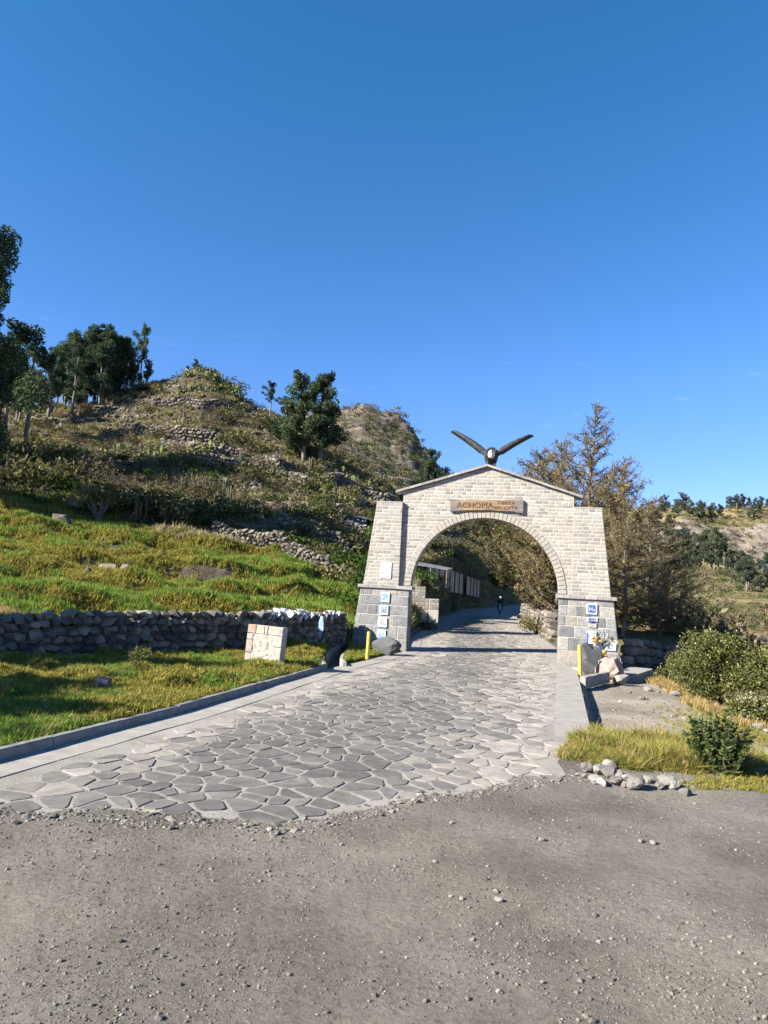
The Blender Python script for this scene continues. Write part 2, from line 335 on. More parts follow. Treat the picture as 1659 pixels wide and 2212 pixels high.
def H(X, Y):
    X = np.asarray(X, float); Y = np.asarray(Y, float)
    s = X/np.maximum(Y, .01)
    lk, lr = Lk(Y), Lr(Y)
    # --- left near: verge
    yw = Yw(X)
    dk = lk-X
    verge = .07+.05*ss(dk, 0, .4)+.08*ss(dk, .3, 3.2)+.85*np.maximum(0, fbm(X*.7, Y*.7, 3, 5))*ss(dk, .2, 1)+.12*fbm(X*3, Y*3, 2, 6)*ss(dk, .1, .5)
    verge = verge-.0*X
    yf = np.interp(s, FS, FY)
    lz, YY = loft(s, Y)
    dfoot = Y-yf
    fieldm = ss(dfoot, 0, 3)*(1-ss(Y, 46, 52))*(1-ss(s, -.05, 0))
    hillm = ss(Y, 48, 56)*ss(dfoot, 2, 10)
    zf = terrace(lz, 1.15, .70, .02*X+1.8*fbm(X*.05, Y*.05, 3, 9)+.4*vn(X*.25, Y*.25, 3))
    zh = terrace(lz, 2.3, .66, 1.8*fbm(X*.03, Y*.03, 3, 11)+.35*vn(X*.2, Y*.2, 13))
    z = lz+fieldm*(zf-lz)*(.8+.3*vn(X*.15, Y*.15, 19))+hillm*(zh-lz)*.95
    z = z+hillm*(1.5*fbm(X*.16, Y*.16, 4, 21)+.7*fbm(X*.7, Y*.7, 3, 22))+fieldm*(.9*fbm(X*.16, Y*.42, 3, 23)+1.2*fbm(X*.45, Y*.55, 2, 25)+.4*fbm(X*1.3, Y*1.3, 3, 24))
    # cliff roughness on second ridge
    cl = ss(s, -.02, .04)*(1-ss(s, .12, .16))*ss(Y, 125, 150)*(1-ss(Y, 240, 300))
    rg = 1-2*np.abs(fbm(X*.09, Y*.05, 4, 31))
    z = z+cl*(10.*fbm(X*.14, Y*.07, 5, 32)+4*(rg-.8))
    z = z+ss(Y, 112, 130)*(1-ss(Y, 240, 300))*2.2*fbm(X*.12, Y*.1, 4, 33)
    # bank beside the road through the arch
    zb = z+.35*fbm(X*.5, Y*.3, 3, 41)*ss(dfoot, .5, 3)
    left = np.where(s > -.036, zb, z)
    step = np.where(Y < yf, verge, left)
    # keep ground by the left pillar low until behind it
    step = np.where((s > -.036) & (Y < yf), .06+.08*ss(dk, 0, 1.2), step)
    # channel
    ch = (X > -1.75) & (X < -1.0) & (Y > 20.2) & (Y < 27.4)
    cx = np.interp(Y, [20, 23.5, 27.4], [-1.12, -1.35, -1.25])
    step = np.where((np.abs(X-cx) < .27) & (Y > 20.6) & (Y < 27.5), -.35, step)
    # --- right
    dR = X-lr
    near = -.26*ss(dR, .0, .25)*ss(Y, 11.5, 14)-.10*ss(dR, 1, 6)*ss(Y, 8, 14)+.10*fbm(X*.7, Y*.7, 4, 51)*ss(dR, .0, .6)*ss(Y, 9, 12)
    near = near-.9*ss(X-.25*Y, 3.0, 7.)*ss(Y, 13, 24)
    far = np.interp(Y, FARY, FARZ)+ss(Y, 120, 300)*(7*fbm(X*.012, Y*.012, 4, 61)+2*fbm(X*.08, Y*.08, 3, 62))
    far = far+ss(Y, 480, 520)*(1-ss(Y, 640, 700))*(16*fbm(X*.03, Y*.02, 5, 63))
    far = far+ss(s, .42, .62)*ss(Y, 500, 640)*10
    bank = .15+1.0*ss(dR, .9, 2.2)*(1-ss(dR, 5, 14))+.5*fbm(X*.4, Y*.4, 3, 64)*ss(dR, .5, 2)
    bank = lerp(bank, far, ss(dR, 6, 18))
    rt = lerp(near, np.where(Y < 60, bank, far), ss(Y, 27.5, 32))
    rt = np.where(Y >= 60, lerp(bank, far, ss(Y, 60, 90)), rt)
    # --- dirt road in front
    dirt = -.015+.05*fbm(X*.8, Y*.8, 4, 71)-.03*np.exp(-((Y-5.6-.12*X)/.25)**2)-.025*np.exp(-((Y-7.1-.10*X)/.22)**2)+.016*fbm(X*6, Y*6, 3, 72)
    out = np.where(X < lk-.1, step, np.where(X > lr, rt, -.05))
    # far: blend left loft and right valley
    bl = ss(s, .2, .27)
    out = np.where(Y > 137, lerp(left, far, bl), out)
    fr = 1-ss(Y+.10*X+.3*fbm(X, Y, 2, 73), 8.6, 9.6)*1.0
    fr = np.where(X > lr, 1-ss(Y, 9.5, 11.5), fr)
    fr = np.where(X < lk+.1, 1-ss(dk, -.1, .0)*ss(Y+.0*X, 7.3, 7.7), fr)
    fr = np.clip(fr, 0, 1)
    inroad = (X > lk-.1) & (X < lr) & (Y < 12)
    dd = Y-np.interp(X, FRX, FRY)
    wash = lerp(dirt+.028*ss(dd, -.9, -.15)*ss(lr-X, 0, .5), -.05, ss(dd+1.1*fbm(X*1.3, Y*1.6, 4, 74), -.1, .85))
    out = np.where(inroad & (Y < 12), wash, lerp(out, dirt, fr))
    return out
def Hs(x, y): return float(H(np.array([x]), np.array([y]))[0])

sv = np.concatenate([np.linspace(-1.3, -.66, 40)[:-1], np.linspace(-.66, .66, 640), np.linspace(.66, 1.3, 40)[1:]])
yv = np.concatenate([np.geomspace(1, 15, 130)[:-1], np.geomspace(15, 125, 330)[:-1], np.geomspace(125, 200, 45)[:-1], np.geomspace(200, 700, 90)[:-1], np.geomspace(700, 1500, 14)])
SG, YG = np.meshgrid(sv, yv); XG = SG*YG
ZG = H(XG, YG)
nS, nY = len(sv), len(yv)
idx = np.arange(nS*nY).reshape(nY, nS)
Q = np.stack([idx[:-1, :-1], idx[:-1, 1:], idx[1:, 1:], idx[1:, :-1]], -1).reshape(-1, 4)
VG = np.stack([XG, YG, ZG], -1).reshape(-1, 3)
fx = (VG[Q[:, 0], 0]+VG[Q[:, 2], 0])/2; fy = (VG[Q[:, 0], 1]+VG[Q[:, 2], 1])/2
fs = fx/fy; ffoot = np.interp(fs, FS, FY)
region = np.zeros(len(Q), int)                     # 0 dirt ground
LEFT = fx < Lk(fy)
region[LEFT & (fy >= 7.5) & (fy < ffoot)] = 1      # grass verge
region[LEFT & (fy >= ffoot)] = 2                   # hillside
region[(fy > 137) & (fs < .235)] = 2
region[(fx > Lr(fy)) & (fy > 29) & (fs >= .2)] = 3 # valley
region[(fy > 137) & (fs >= .235)] = 3

def groundmat(name, kind):
    m, n, l, b, o = newmat(name)
    g = n.new('ShaderNodeNewGeometry'); sepn = n.new('ShaderNodeSeparateXYZ'); l.new(g.outputs['True Normal'], sepn.inputs[0])
    up = sepn.outputs[2]
    if kind == 'dirt':
        a = ramp(n, l, noise(n, l, .55, 6), [(.3, (.175, .156, .133)), (.45, (.255, .23, .198)), (.55, (.305, .278, .24)), (.7, (.37, .338, .295))])
        a = mix(n, l, 1., a, ramp(n, l, noise(n, l, 18, 9, .8), [(.3, (.42, .41, .40)), (.48, (1, .98, .96)), (.75, (1.4, 1.38, 1.35))]), 'MULTIPLY')
        a = mix(n, l, 1., a, ramp(n, l, noise(n, l, .22, 5, .6), [(.35, (.74, .74, .75)), (.5, (1, 1, 1)), (.65, (1.22, 1.19, 1.15))]), 'MULTIPLY')
        gp = N(n, 'ShaderNodeTexVoronoi'); gp.inputs['Scale'].default_value = 45; l.new(g.outputs['Position'], gp.inputs['Vector'])
        a = mix(n, l, mrange(n, l, gp.outputs['Distance'], .0, .28, .35, 0), a, (.30, .275, .245))
        lm = attr(n, 'mask'); lsp = n.new('ShaderNodeSeparateColor'); l.new(lm.outputs['Color'], lsp.inputs[0])
        a = mix(n, l, lsp.outputs[1], a, mix(n, l, 1., a, (1.42, 1.38, 1.32), 'MULTIPLY'))
        l.new(a, b.inputs['Base Color'])
        h = n.new('ShaderNodeMath'); h.operation = 'ADD'
        l.new(noise(n, l, 22, 8, .8), h.inputs[0]); l.new(noise(n, l, 5, 5, .7), h.inputs[1])
        bump(n, l, b, h.outputs[0], 1., .075)
    elif kind == 'verge':
        a = ramp(n, l, noise(n, l, 1.3, 5), [(.3, (.05, .055, .02)), (.5, (.13, .13, .035)), (.7, (.20, .18, .06))])
        l.new(a, b.inputs['Base Color']); bump(n, l, b, noise(n, l, 14, 8, .8), .9, .06)
    elif kind == 'hill':
        dist = attr(n, 'mask'); sp = n.new('ShaderNodeSeparateColor'); l.new(dist.outputs['Color'], sp.inputs[0])
        dry = ramp(n, l, noise(n, l, .35, 8, .7), [(.28, (.17, .145, .105)), (.45, (.30, .255, .18)), (.58, (.42, .355, .235)), (.72, (.55, .46, .28))])
        dry = mix(n, l, mrange(n, l, noise(n, l, .12, 5, .6), .5, .68, 0, .7), dry, (.20, .20, .085))
        grn = ramp(n, l, noise(n, l, .5, 6, .7), [(.3, (.055, .08, .018)), (.5, (.12, .17, .03)), (.68, (.24, .235, .06))])
        rock = ramp(n, l, noise(n, l, .5, 8, .75), [(.3, (.06, .055, .052)), (.5, (.14, .125, .11)), (.7, (.29, .25, .21))])
        c = mix(n, l, sp.outputs[0], dry, grn)
        steep = mrange(n, l, up, .80, .60)
        soil = ramp(n, l, noise(n, l, 2.2, 8, .8), [(.3, (.045, .038, .028)), (.5, (.11, .09, .065)), (.72, (.24, .2, .15))])
        c = mix(n, l, steep, c, soil)
        c = mix(n, l, sp.outputs[2], c, rock)
        c = mix(n, l, 1., c, ramp(n, l, noise(n, l, 3.5, 9, .8), [(.3, (.55, .56, .58)), (.5, (1, 1, 1)), (.7, (1.35, 1.3, 1.2))]), 'MULTIPLY')
        l.new(c, b.inputs['Base Color'])
        h = n.new('ShaderNodeMath'); h.operation = 'ADD'
        l.new(noise(n, l, 1.1, 9, .8), h.inputs[0]); l.new(noise(n, l, 6, 6, .7), h.inputs[1])
        bump(n, l, b, h.outputs[0], .9, .35)
    else:
        dry = ramp(n, l, noise(n, l, .03, 9, .75), [(.3, (.12, .115, .055)), (.42, (.23, .195, .095)), (.55, (.33, .27, .13)), (.7, (.42, .345, .17))])
        rock = ramp(n, l, noise(n, l, .09, 9, .8), [(.3, (.13, .11, .095)), (.5, (.27, .225, .185)), (.68, (.44, .37, .30))])
        c = mix(n, l, mrange(n, l, up, .88, .7), dry, rock)
        c = mix(n, l, 1., c, ramp(n, l, noise(n, l, .5, 9, .8), [(.3, (.5, .52, .5)), (.5, (1, 1, 1)), (.7, (1.3, 1.28, 1.2))]), 'MULTIPLY')
        l.new(c, b.inputs['Base Color']); bump(n, l, b, noise(n, l, .4, 9, .8), 1., 1.5)
    b.inputs['Roughness'].default_value = .95; b.inputs['Specular IOR Level'].default_value = .1
    return m
MT['dirt'] = groundmat('dusty_gravel_dirt', 'dirt'); MT['verge'] = groundmat('verge_turf', 'verge')
MT['hill'] = groundmat('dry_terraced_hillside', 'hill'); MT['valley'] = groundmat('far_valley_land', 'valley')

# masks for the hillside: R green field, B rock
mX, mY = VG[:, 0], VG[:, 1]; mS = mX/mY
green = (1-ss(mY+10*fbm(mX*.08, mY*.08, 3, 81), 44, 52))*(1-ss(mS, -.08, -.03))
green = np.clip(green-.9*ss(mS, -.56, -.60)*0, 0, 1)
green = np.maximum(green, .55*ss(fbm(mX*.06, mY*.06, 3, 82), .10, .22))
rockm = ss(mS, -.01, .03)*(1-ss(mS, .13, .17))*ss(mY, 128, 140)*(1-ss(mY, 240, 300))*ss(fbm(mX*.07, mY*.07, 4, 83), -.22, -.05)
rockm = np.maximum(rockm, .65*ss(mY, 118, 130)*(1-ss(mY, 240, 300))*(mS < .2)*(.5+.5*ss(fbm(mX*.12, mY*.12, 3, 85), -.1, .1)))
rockm = np.maximum(rockm, .8*ss(fbm(mX*.09, mY*.09, 4, 84), .16, .24)*ss(mY, 60, 80))
lotm = ss(mX-Lr(mY), 0, .5)*ss(mY, 10.8, 12.5)
mask = np.stack([green, lotm, rockm], -1)
for k, (nm, mat) in enumerate((('dirt_ground', 'dirt'), ('grass_verge', 'verge'), ('hillside', 'hill'), ('far_valley', 'valley'))):
    q = Q[region == k]; used, inv = np.unique(q, return_inverse=True)
    me = mesh_np(nm, VG[used], inv.reshape(-1, 4), MT[mat], smooth=True)
    a = me.color_attributes.new('mask', 'FLOAT_COLOR', 'POINT')
    t = np.ones((len(used), 4), np.float32); t[:, :3] = mask[used]; a.data.foreach_set('color', t.ravel())
    tag(link(bpy.data.objects.new(nm, me)), kind='structure')
# land behind and around the viewpoint
b = MB(); b.add([(-60, -60, -.06), (60, -60, -.06), (60, 1.2, -.06), (-60, 1.2, -.06)], [(0, 1, 2, 3)])
for sg in (-1, 1):
    b.add([(sg*1.28, .9, -.06), (sg*60, .9, -.06), (sg*900, 650, 5), (sg*845, 650, 5)], [(0, 1, 2, 3) if sg > 0 else (3, 2, 1, 0)])
tag(b.build('surrounding_land', MT['dirt']), kind='structure')

# ================================================================ ROAD
def road_poly():
    left = []; right = []
    Ys = list(np.arange(8, 30, .5))+list(np.arange(30, 137, 2.))
    for Y in Ys:
        left.append((float(Lk(Y))-.02, Y)); right.append((float(Lr(Y))-.0, Y))
    return Ys, left, right
b = MB()
Ys, Lp, Rp = road_poly()
nx = 44
front = [(-5.45, 7.4), (-3.9, 7.42), (-3.02, 7.72), (-2.2, 7.6), (-1.43, 7.75), (-.9, 7.6), (-.47, 7.85), (.1, 8.35), (.6, 8.9), (1.1, 9.0), (1.6, 9.45), (2.05, 9.7), (2.45, 9.9), (2.76, 10.3)]
fxs = [p[0] for p in front]; fys = [p[1] for p in front]
def yfront(x): return float(np.interp(x, fxs, fys))
rows = []
Yall = [None]+Ys
g = []
for Y in Yall:
    row = []
    for i in range(nx+1):
        if Y is None:
            x = lerp(-5.4, 2.76, i/nx); row.append((x, yfront(x)+.45*float(fbm(np.array(x*2.2), np.array(1.), 4, 8)), -.004))
        else:
            x = lerp(float(Lk(Y))-.03, float(Lr(Y)), i/nx); row.append((x, max(Y, yfront(x)), 0.0))
    g.append(row)
vs = [p for row in g for p in row]; fsq = []
for j in range(len(g)-1):
    for i in range(nx):
        a = j*(nx+1)+i; q = (a, a+1, a+nx+2, a+nx+1)
        if vs[a] != vs[a+nx+1] or vs[a+1] != vs[a+nx+2]: fsq.append(q)
# skirt at the broken front edge and right side
k0 = len(vs)
for i in range(nx+1):
    x, y, z = vs[i]; vs.append((x, y-.03, -.12))
for i in range(nx): fsq.append((i, k0+i, k0+i+1, i+1))
b.add(vs, fsq)
k0 = len(b.v)
for Y in np.arange(11, 28, .5):
    x = float(Lr(Y)); b.v += [(x, Y, 0.), (x+.02, Y, -.45)]; b.t += [.5, .5]
for i in range(len(np.arange(11, 28, .5))-1): b.f.append((k0+2*i, k0+2*i+1, k0+2*i+3, k0+2*i+2))
def roadmat():
    m, n, l, bb, o = newmat('road_mortar_concrete')
    c = ramp(n, l, noise(n, l, 1.1, 7, .65), [(.3, (.245, .223, .193)), (.5, (.32, .293, .255)), (.7, (.395, .363, .318))])
    c = mix(n, l, 1., c, ramp(n, l, noise(n, l, 40, 6, .7), [(.3, (.7, .7, .7)), (.5, (1, 1, 1)), (.7, (1.15, 1.15, 1.15))]), 'MULTIPLY')
    l.new(c, bb.inputs['Base Color']); bb.inputs['Roughness'].default_value = .9
    bump(n, l, bb, noise(n, l, 25, 8, .75), .7, .02)
    return m
MT['road'] = roadmat()
road = tag(b.build('road', MT['road']), kind='structure')
# flagstones: Voronoi cells
MT['flag'] = stonemat('dark_flagstone', [(0, (.115, .105, .098)), (.5, (.175, .162, .150)), (.8, (.27, .243, .21)), (1, (.35, .318, .275))], 4, (.33, .305, .27), .8, .5, .012)
def clip(poly, nx_, ny_, c):
    out = []; m = len(poly)
    for i in range(m):
        p, q = poly[i], poly[(i+1) % m]; dp = p[0]*nx_+p[1]*ny_-c; dq = q[0]*nx_+q[1]*ny_-c
        if dp <= 0: out.append(p)
        if dp*dq < 0:
            t = dp/(dp-dq); out.append((p[0]+(q[0]-p[0])*t, p[1]+(q[1]-p[1])*t))
    return out
seeds = []
st = .315
for j, Y in enumerate(np.arange(7.2, 66, st)):
    for X in np.arange(-5.8, 14, st):
        x = X+(j % 2)*st/2+random.uniform(-.42, .42)*st; y = Y+random.uniform(-.42, .42)*st
        if random.random() < .13: continue
        if float(Lk(y))-.3 < x < float(Lr(y))+.3: seeds.append((x, y))
cell = {}
for i, (x, y) in enumerate(seeds): cell.setdefault((int(x//1.), int(y//1.)), []).append(i)
stones = []
GUT = .95
for i, (x, y) in enumerate(seeds):
    if y < yfront(x)+.12 or x < float(Lk(y))+GUT or x > float(Lr(y))-(.75 if y > 12.4 else .2): continue
    poly = [(x-1, y-1), (x+1, y-1), (x+1, y+1), (x-1, y+1)]
    cx, cy = int(x//1.), int(y//1.)
    for a in (-1, 0, 1):
        for c in (-1, 0, 1):
            for j in cell.get((cx+a, cy+c), ()):
                if j == i: continue
                x2, y2 = seeds[j]; nx_, ny_ = x2-x, y2-y; d = math.hypot(nx_, ny_)
                if d > 1.2: continue
                nx_ /= d; ny_ /= d
                poly = clip(poly, nx_, ny_, (nx_*(x+x2)+ny_*(y+y2))/2-.02)
                if len(poly) < 3: break
    if len(poly) < 3: continue
    # chop sharp corners
    ch = []
    m = len(poly)
    for k in range(m):
        p, q = poly[k], poly[(k+1) % m]
        if math.hypot(p[0]-q[0], p[1]-q[1]) < .05:
            ch.append(((p[0]+q[0])/2, (p[1]+q[1])/2)); continue
        ch.append((lerp(p[0], q[0], .16), lerp(p[1], q[1], .16))); ch.append((lerp(p[0], q[0], .84), lerp(p[1], q[1], .84)))
    ch = [(p[0]+random.uniform(-.012, .012), p[1]+random.uniform(-.012, .012)) for p in ch]
    stones.append((x, y, ch))
def stone_geo(mb, x, y, ch, ox=0, oy=0):
    m = len(ch); h = random.uniform(.005, .015); tx, ty = random.uniform(-.015, .015), random.uniform(-.015, .015)
    dust = max(0, 1-(x-float(Lk(y))-GUT)/1.3, 1.15-(float(Lr(y))-.75-x)/2.1)+.3*float(ss(y, 12, 19))
    t = min(1, random.random()*.62+dust*random.uniform(.35, .85))
    zt = lambda p: h+(p[0]-x)*tx+(p[1]-y)*ty
    inn = [(x+(p[0]-x)*.93, y+(p[1]-y)*.965) for p in ch]
    vs = [(p[0]-ox, p[1]-oy, -.01) for p in ch]+[(p[0]-ox, p[1]-oy, max(.002, zt(p)-.004)) for p in ch]+[(p[0]-ox, p[1]-oy, zt(p)) for p in inn]
    fs = [(k, (k+1) % m, m+(k+1) % m, m+k) for k in range(m)]+[(m+k, m+(k+1) % m, 2*m+(k+1) % m, 2*m+k) for k in range(m)]+[tuple(range(2*m, 3*m))]
    mb.add(vs, fs, t)
stones.sort(key=lambda q: q[1]+abs(q[0])*.15)
for x, y, ch in stones[:300]:
    mb = MB(); stone_geo(mb, x, y, ch, x, y)
    o = mb.build('paving_stone', MT['flag'], road); o.location = (x, y, 0)
mb = MB()
for x, y, ch in stones[300:]: stone_geo(mb, x, y, ch)
o = mb.build('distant_paving', MT['flag'], road); o['kind'] = 'stuff'

# concrete gutter slabs (left) and side strip (right): flat slabs with a groove between them and the road
def strip(name, off0, off1, edge, Y0, Y1, z, mat, side, seg=1.6, step=.4, parent=None, zb=-.02):
    root = parent or tag(empty(name), kind='structure')
    Y = Y0
    while Y < Y1:
        b = MB(); L = min(seg*random.uniform(.85, 1.15), Y1-Y); ys = np.linspace(Y+.008, Y+L-.008, 5)
        vs = []
        for yy in ys:
            e = float(edge(yy)); wob = .012*math.sin(yy*3.1)
            for o_ in (off0, off1): 
                vs += [(e+side*o_+(wob if o_ == off1 else 0), yy, z+.004*math.sin(yy*2.3)), (e+side*o_+(wob if o_ == off1 else 0), yy, zb)]
        fs = []
        for k in range(len(ys)-1):
            a = 4*k; c = 4*(k+1)
            fs += [(a, a+2, c+2, c), (a+1, a, c, c+1), (a+2, a+3, c+3, c+2)]
        fs += [(0, 1, 3, 2), (4*(len(ys)-1), 4*(len(ys)-1)+2, 4*(len(ys)-1)+3, 4*(len(ys)-1)+1)]
        b.add(vs, fs); b.build('concrete_slab', mat, root)
        Y += L
    return root
strip('gutter', .0, .62, Lk, 7.7, 58, .010, MT['concrete'], 1, 2.2)
strip('roadside_strip', .0, .66, Lr, 12.9, 25.3, .016, MT['concrete'], -1, 2.4, zb=-.02)
strip('far_roadside_strip', .0, .6, Lr, 28, 62, .012, MT['concrete'], -1, 2.6)
# kerbs
def kerb(name, pts, wd, z0, z1, seg, mat):
    root = tag(empty(name), kind='structure')
    P = [Vector((*p, 0)) for p in pts]; D = [0]
    for a, c in zip(P, P[1:]): D.append(D[-1]+(c-a).length)
    xs = [p.x for p in P]; ys = [p.y for p in P]
    g_ = lambda d: Vector((float(np.interp(d, D, xs)), float(np.interp(d, D, ys)), 0))
    d = 0
    while d < D[-1]-.1:
        e = min(d+seg*random.uniform(.8, 1.2), D[-1]); a, c = g_(d+.006), g_(e-.006)
        n_ = (c-a).normalized(); n_ = Vector((-n_.y, n_.x, 0))*wd
        dz = random.uniform(-.012, .012); cf = n_*.12; up_ = Vector((0, 0, 1))
        b = MB()
        pr = [(0, z0), (0, z1-.02), (.13, z1), (.87, z1), (1, z1-.02), (1, z0)]
        A = [a+n_*q[0]+up_*(q[1]+dz) for q in pr]; Bq = [c+n_*q[0]+up_*(q[1]+dz) for q in pr]
        b.add(A+Bq, [(i, i+6, i+7, i+1) for i in range(5)]+[tuple(range(6)), tuple(reversed(range(6, 12)))])
        b.build('kerb_stone', mat, root); d = e
    return root
kp = [(float(Lk(Y))-.0, Y) for Y in (7.5, 9.46, 11.5, 13.69, 17.5, 19.5, 20.6)]
MT['kerbc'] = simple('grey_kerb_concrete', (.2, .188, .172), (.33, .312, .285), 5, .92, .6, .02, 20)
kerb('kerb', kp, .15, -.12, .14, 1.6, MT['kerbc'])
kerb('channel_kerb', [(-1.40, 20.55), (-1.62, 22.2), (-1.62, 23.6), (-1.5, 25.5), (-1.25, 27.3)], .11, -.4, .15, 1.3, MT['kerbc'])
kerb('patch_kerb', [(-.88, 21.6), (-1.08, 23.0), (-1.02, 25.2), (-.9, 26.9)], .11, -.4, .13, 1.2, MT['concrete'])
kerb('far_kerb', [(float(Lk(Y))-.02, Y) for Y in (29, 31, 33.7, 38, 43, 48, 58, 68, 87)], .16, -.1, .2, 2., MT['concrete_d'])
b = MB(); b.add([(-1.5, 20.5, -.33), (-.8, 20.5, -.33), (-1.0, 27, -.3), (-1.6, 27, -.3)], [(0, 1, 2, 3)])
tag(b.build('drainage_channel', MT['concrete_d']), kind='structure')

# ================================================================ ROCK MESHES
def rock_mesh(name, seed, sub=1, blocky=.3, amp=.18, mat=None, cuts=0, smooth=False):
    rr = random.Random(seed); bm = bmesh.new(); bmesh.ops.create_icosphere(bm, subdivisions=sub, radius=.5)
    planes = [(Vector((rr.gauss(0, 1), rr.gauss(0, 1), rr.gauss(0, 1))).normalized(), rr.uniform(.28, .42)) for _ in range(cuts)]
    off = Vector((rr.uniform(0, 99), rr.uniform(0, 99), rr.uniform(0, 99)))
    from mathutils import noise as mn
    for v in bm.verts:
        c = v.co; mx = max(abs(c.x), abs(c.y), abs(c.z))
        c2 = c*(.5/mx); c = c.lerp(c2*.86, blocky)
        nz = mn.noise(c*2.2+off)*amp+mn.noise(c*5+off)*amp*.45
        if sub >= 3: nz += mn.noise(c*12+off)*amp*.16
        c = c*(1+nz*1.6)
        for pn, pd in planes:
            k = c.dot(pn)-pd
            if k > 0: c -= pn*k*.93
        v.co = c
    me = bpy.data.meshes.new(name); bm.to_mesh(me); bm.free()
    if smooth: me.polygons.foreach_set('use_smooth', np.ones(len(me.polygons), bool))
    me.materials.append(mat); return me
RK = [rock_mesh('field_stone', 100+i, 1, random.uniform(.25, .75), .2, MT['rubble'], 2) for i in range(12)]
RKP = [rock_mesh('pale_stone', 200+i, 2, random.uniform(.2, .6), .22, MT['palestone'], 5) for i in range(6)]
BLK = [rock_mesh('squared_stone', 300+i, 1, .92, .07, MT['rubble'], 0) for i in range(6)]

# ================================================================ ARCH
PHI = R(-11)
arch = empty('stone_arch', (3.853, 26.693, 0), (0, 0, PHI), 'brown and grey stone archway with battered towers and a low gable spanning the cobbled road', 'archway')
def A2W(u, v, w_): return (Matrix.Translation((3.853, 26.693, 0)) @ Matrix.Rotation(PHI, 4, 'Z')) @ Vector((u, v, w_))
DEP = .78; RI, ZC = 2.76, 2.43; RING = .27
def outer(z):   # outer batter of the lower pillar / tower
    return lerp(4.97, 4.69, z/2.33) if z < 2.46 else lerp(4.60, 4.22, (z-2.46)/(5.68-2.46))
def gable(u): return lerp(7.17, 6.1, abs(u)/3.38)
# backing masonry
b = MB()
for sg in (-1, 1):
    def hx(u0b, u1b, u0t, u1t, v0, v1, z0, z1):
        p = [(sg*u0b, v0, z0), (sg*u1b, v0, z0), (sg*u1b, v1, z0), (sg*u0b, v1, z0)]; q = [(sg*u0t, v0, z1), (sg*u1t, v0, z1), (sg*u1t, v1, z1), (sg*u0t, v1, z1)]
        if sg < 0: p = [p[1], p[0], p[3], p[2]]; q = [q[1], q[0], q[3], q[2]]
        b.hexa(p, q)
    hx(2.79+.02, 4.95, 2.79+.02, 4.67, .012, DEP-.01, -.4, 2.335)
    hx(3.22, 4.59, 3.22, 4.21, .012, DEP-.01, 2.45, 5.67)
nseg = 72; us = np.linspace(-3.215, 3.215, nseg+1); V0, V1 = .172, DEP-.06
def zbot(u): return ZC+math.sqrt(max(0, (RI+.02)**2-u*u)) if abs(u) < RI+.02 else 2.45
for i in range(nseg):
    a, c = us[i], us[i+1]
    if min(abs(a), abs(c)) < RI+.02 < max(abs(a), abs(c)): 
        if abs(a) > abs(c): z0, z1 = 2.45, zbot(c)
        else: z0, z1 = zbot(a), 2.45
        z0 = z1 = 2.45 if max(abs(a), abs(c)) > RI+.1 else max(z0, z1)
    else: z0, z1 = zbot(a), zbot(c)
    b.hexa([(a, V0, z0), (c, V0, z1), (c, V1, z1), (a, V1, z0)], [(a, V0, gable(a)-.02), (c, V0, gable(c)-.02), (c, V1, gable(c)-.02), (a, V1, gable(a)-.02)])
b.build('masonry_core', MT['mortar'], arch)

def brick(mb, p, vf, proud, thick, t, bev=.012):
    """p: four front corners (u,z) ccw; vf: v of the mortar face"""
    cx = sum(q[0] for q in p)/4; cz_ = sum(q[1] for q in p)/4
    wd = max(q[0] for q in p)-min(q[0] for q in p); ht = max(q[1] for q in p)-min(q[1] for q in p)
    v0 = vf-proud*.45; v1 = vf-proud
    ins = []
    for q in p:
        dx, dz = q[0]-cx, q[1]-cz_
        ins.append((q[0]-math.copysign(min(bev, wd*.25), dx), v1+random.uniform(-.003, .003), q[1]-math.copysign(min(bev, ht*.25), dz)))
    back = [(q[0], vf+thick, q[1]) for q in p]; edge = [(q[0]+random.uniform(-.003, .003), v0, q[1]+random.uniform(-.003, .003)) for q in p]
    ctr = [(cx+random.uniform(-.2, .2)*wd, v1-random.uniform(0, .006), cz_)]
    fs = [(k, (k+1) % 4, 4+(k+1) % 4, 4+k) for k in range(4)]+[(4+k, 4+(k+1) % 4, 8+(k+1) % 4, 8+k) for k in range(4)]+[(8+k, 8+(k+1) % 4, 12) for k in range(4)]
    mb.add(back+edge+ins+ctr, fs, t)
bricks = []
def course_fill(z0, z1, lo, hi, vf, Lmin=.19, Lmax=.42, jn=.024, proud=.007, name='brick'):
    """lo/hi: functions z -> u boundary"""
    zb, zt = z0+jn/2, z1-jn/2
    a0, a1 = lo(zb), lo(zt); h0, h1 = hi(zb), hi(zt)
    if min(h0-a0, h1-a1) < .05: 
        if max(h0-a0, h1-a1) < .1: return
    u = min(a0, a1); end = max(h0, h1); cuts = []
    x = max(a0, a1)+random.uniform(.1, Lmax)
    while x < min(h0, h1)-.12:
        cuts.append(x); x += random.choice((random.uniform(.2, .26), random.uniform(.28, .36), random.uniform(.34, .44)))
    edges = [(a0, a1)]+[(c, c) for c in cuts]+[(h0, h1)]
    for (l0, l1), (q0, q1) in zip(edges, edges[1:]):
        j = jn/2; p = [(l0+j, zb), (q0-j, zb), (q1-j, zt), (l1+j, zt)]
        if p[1][0]-p[0][0] < .02 or p[2][0]-p[3][0] < .02: 
            if p[1][0]-p[0][0] < .02: p[1] = (p[0][0]+.02, zb) if q0 >= l0 else p[1]
            if p[2][0]-p[3][0] < .02: p[2] = (p[3][0]+.02, zt)
        bricks.append((p, vf, proud))
PITCHB = (5.66-2.47)/24
z = 2.47
TO = lambda z: outer(z)
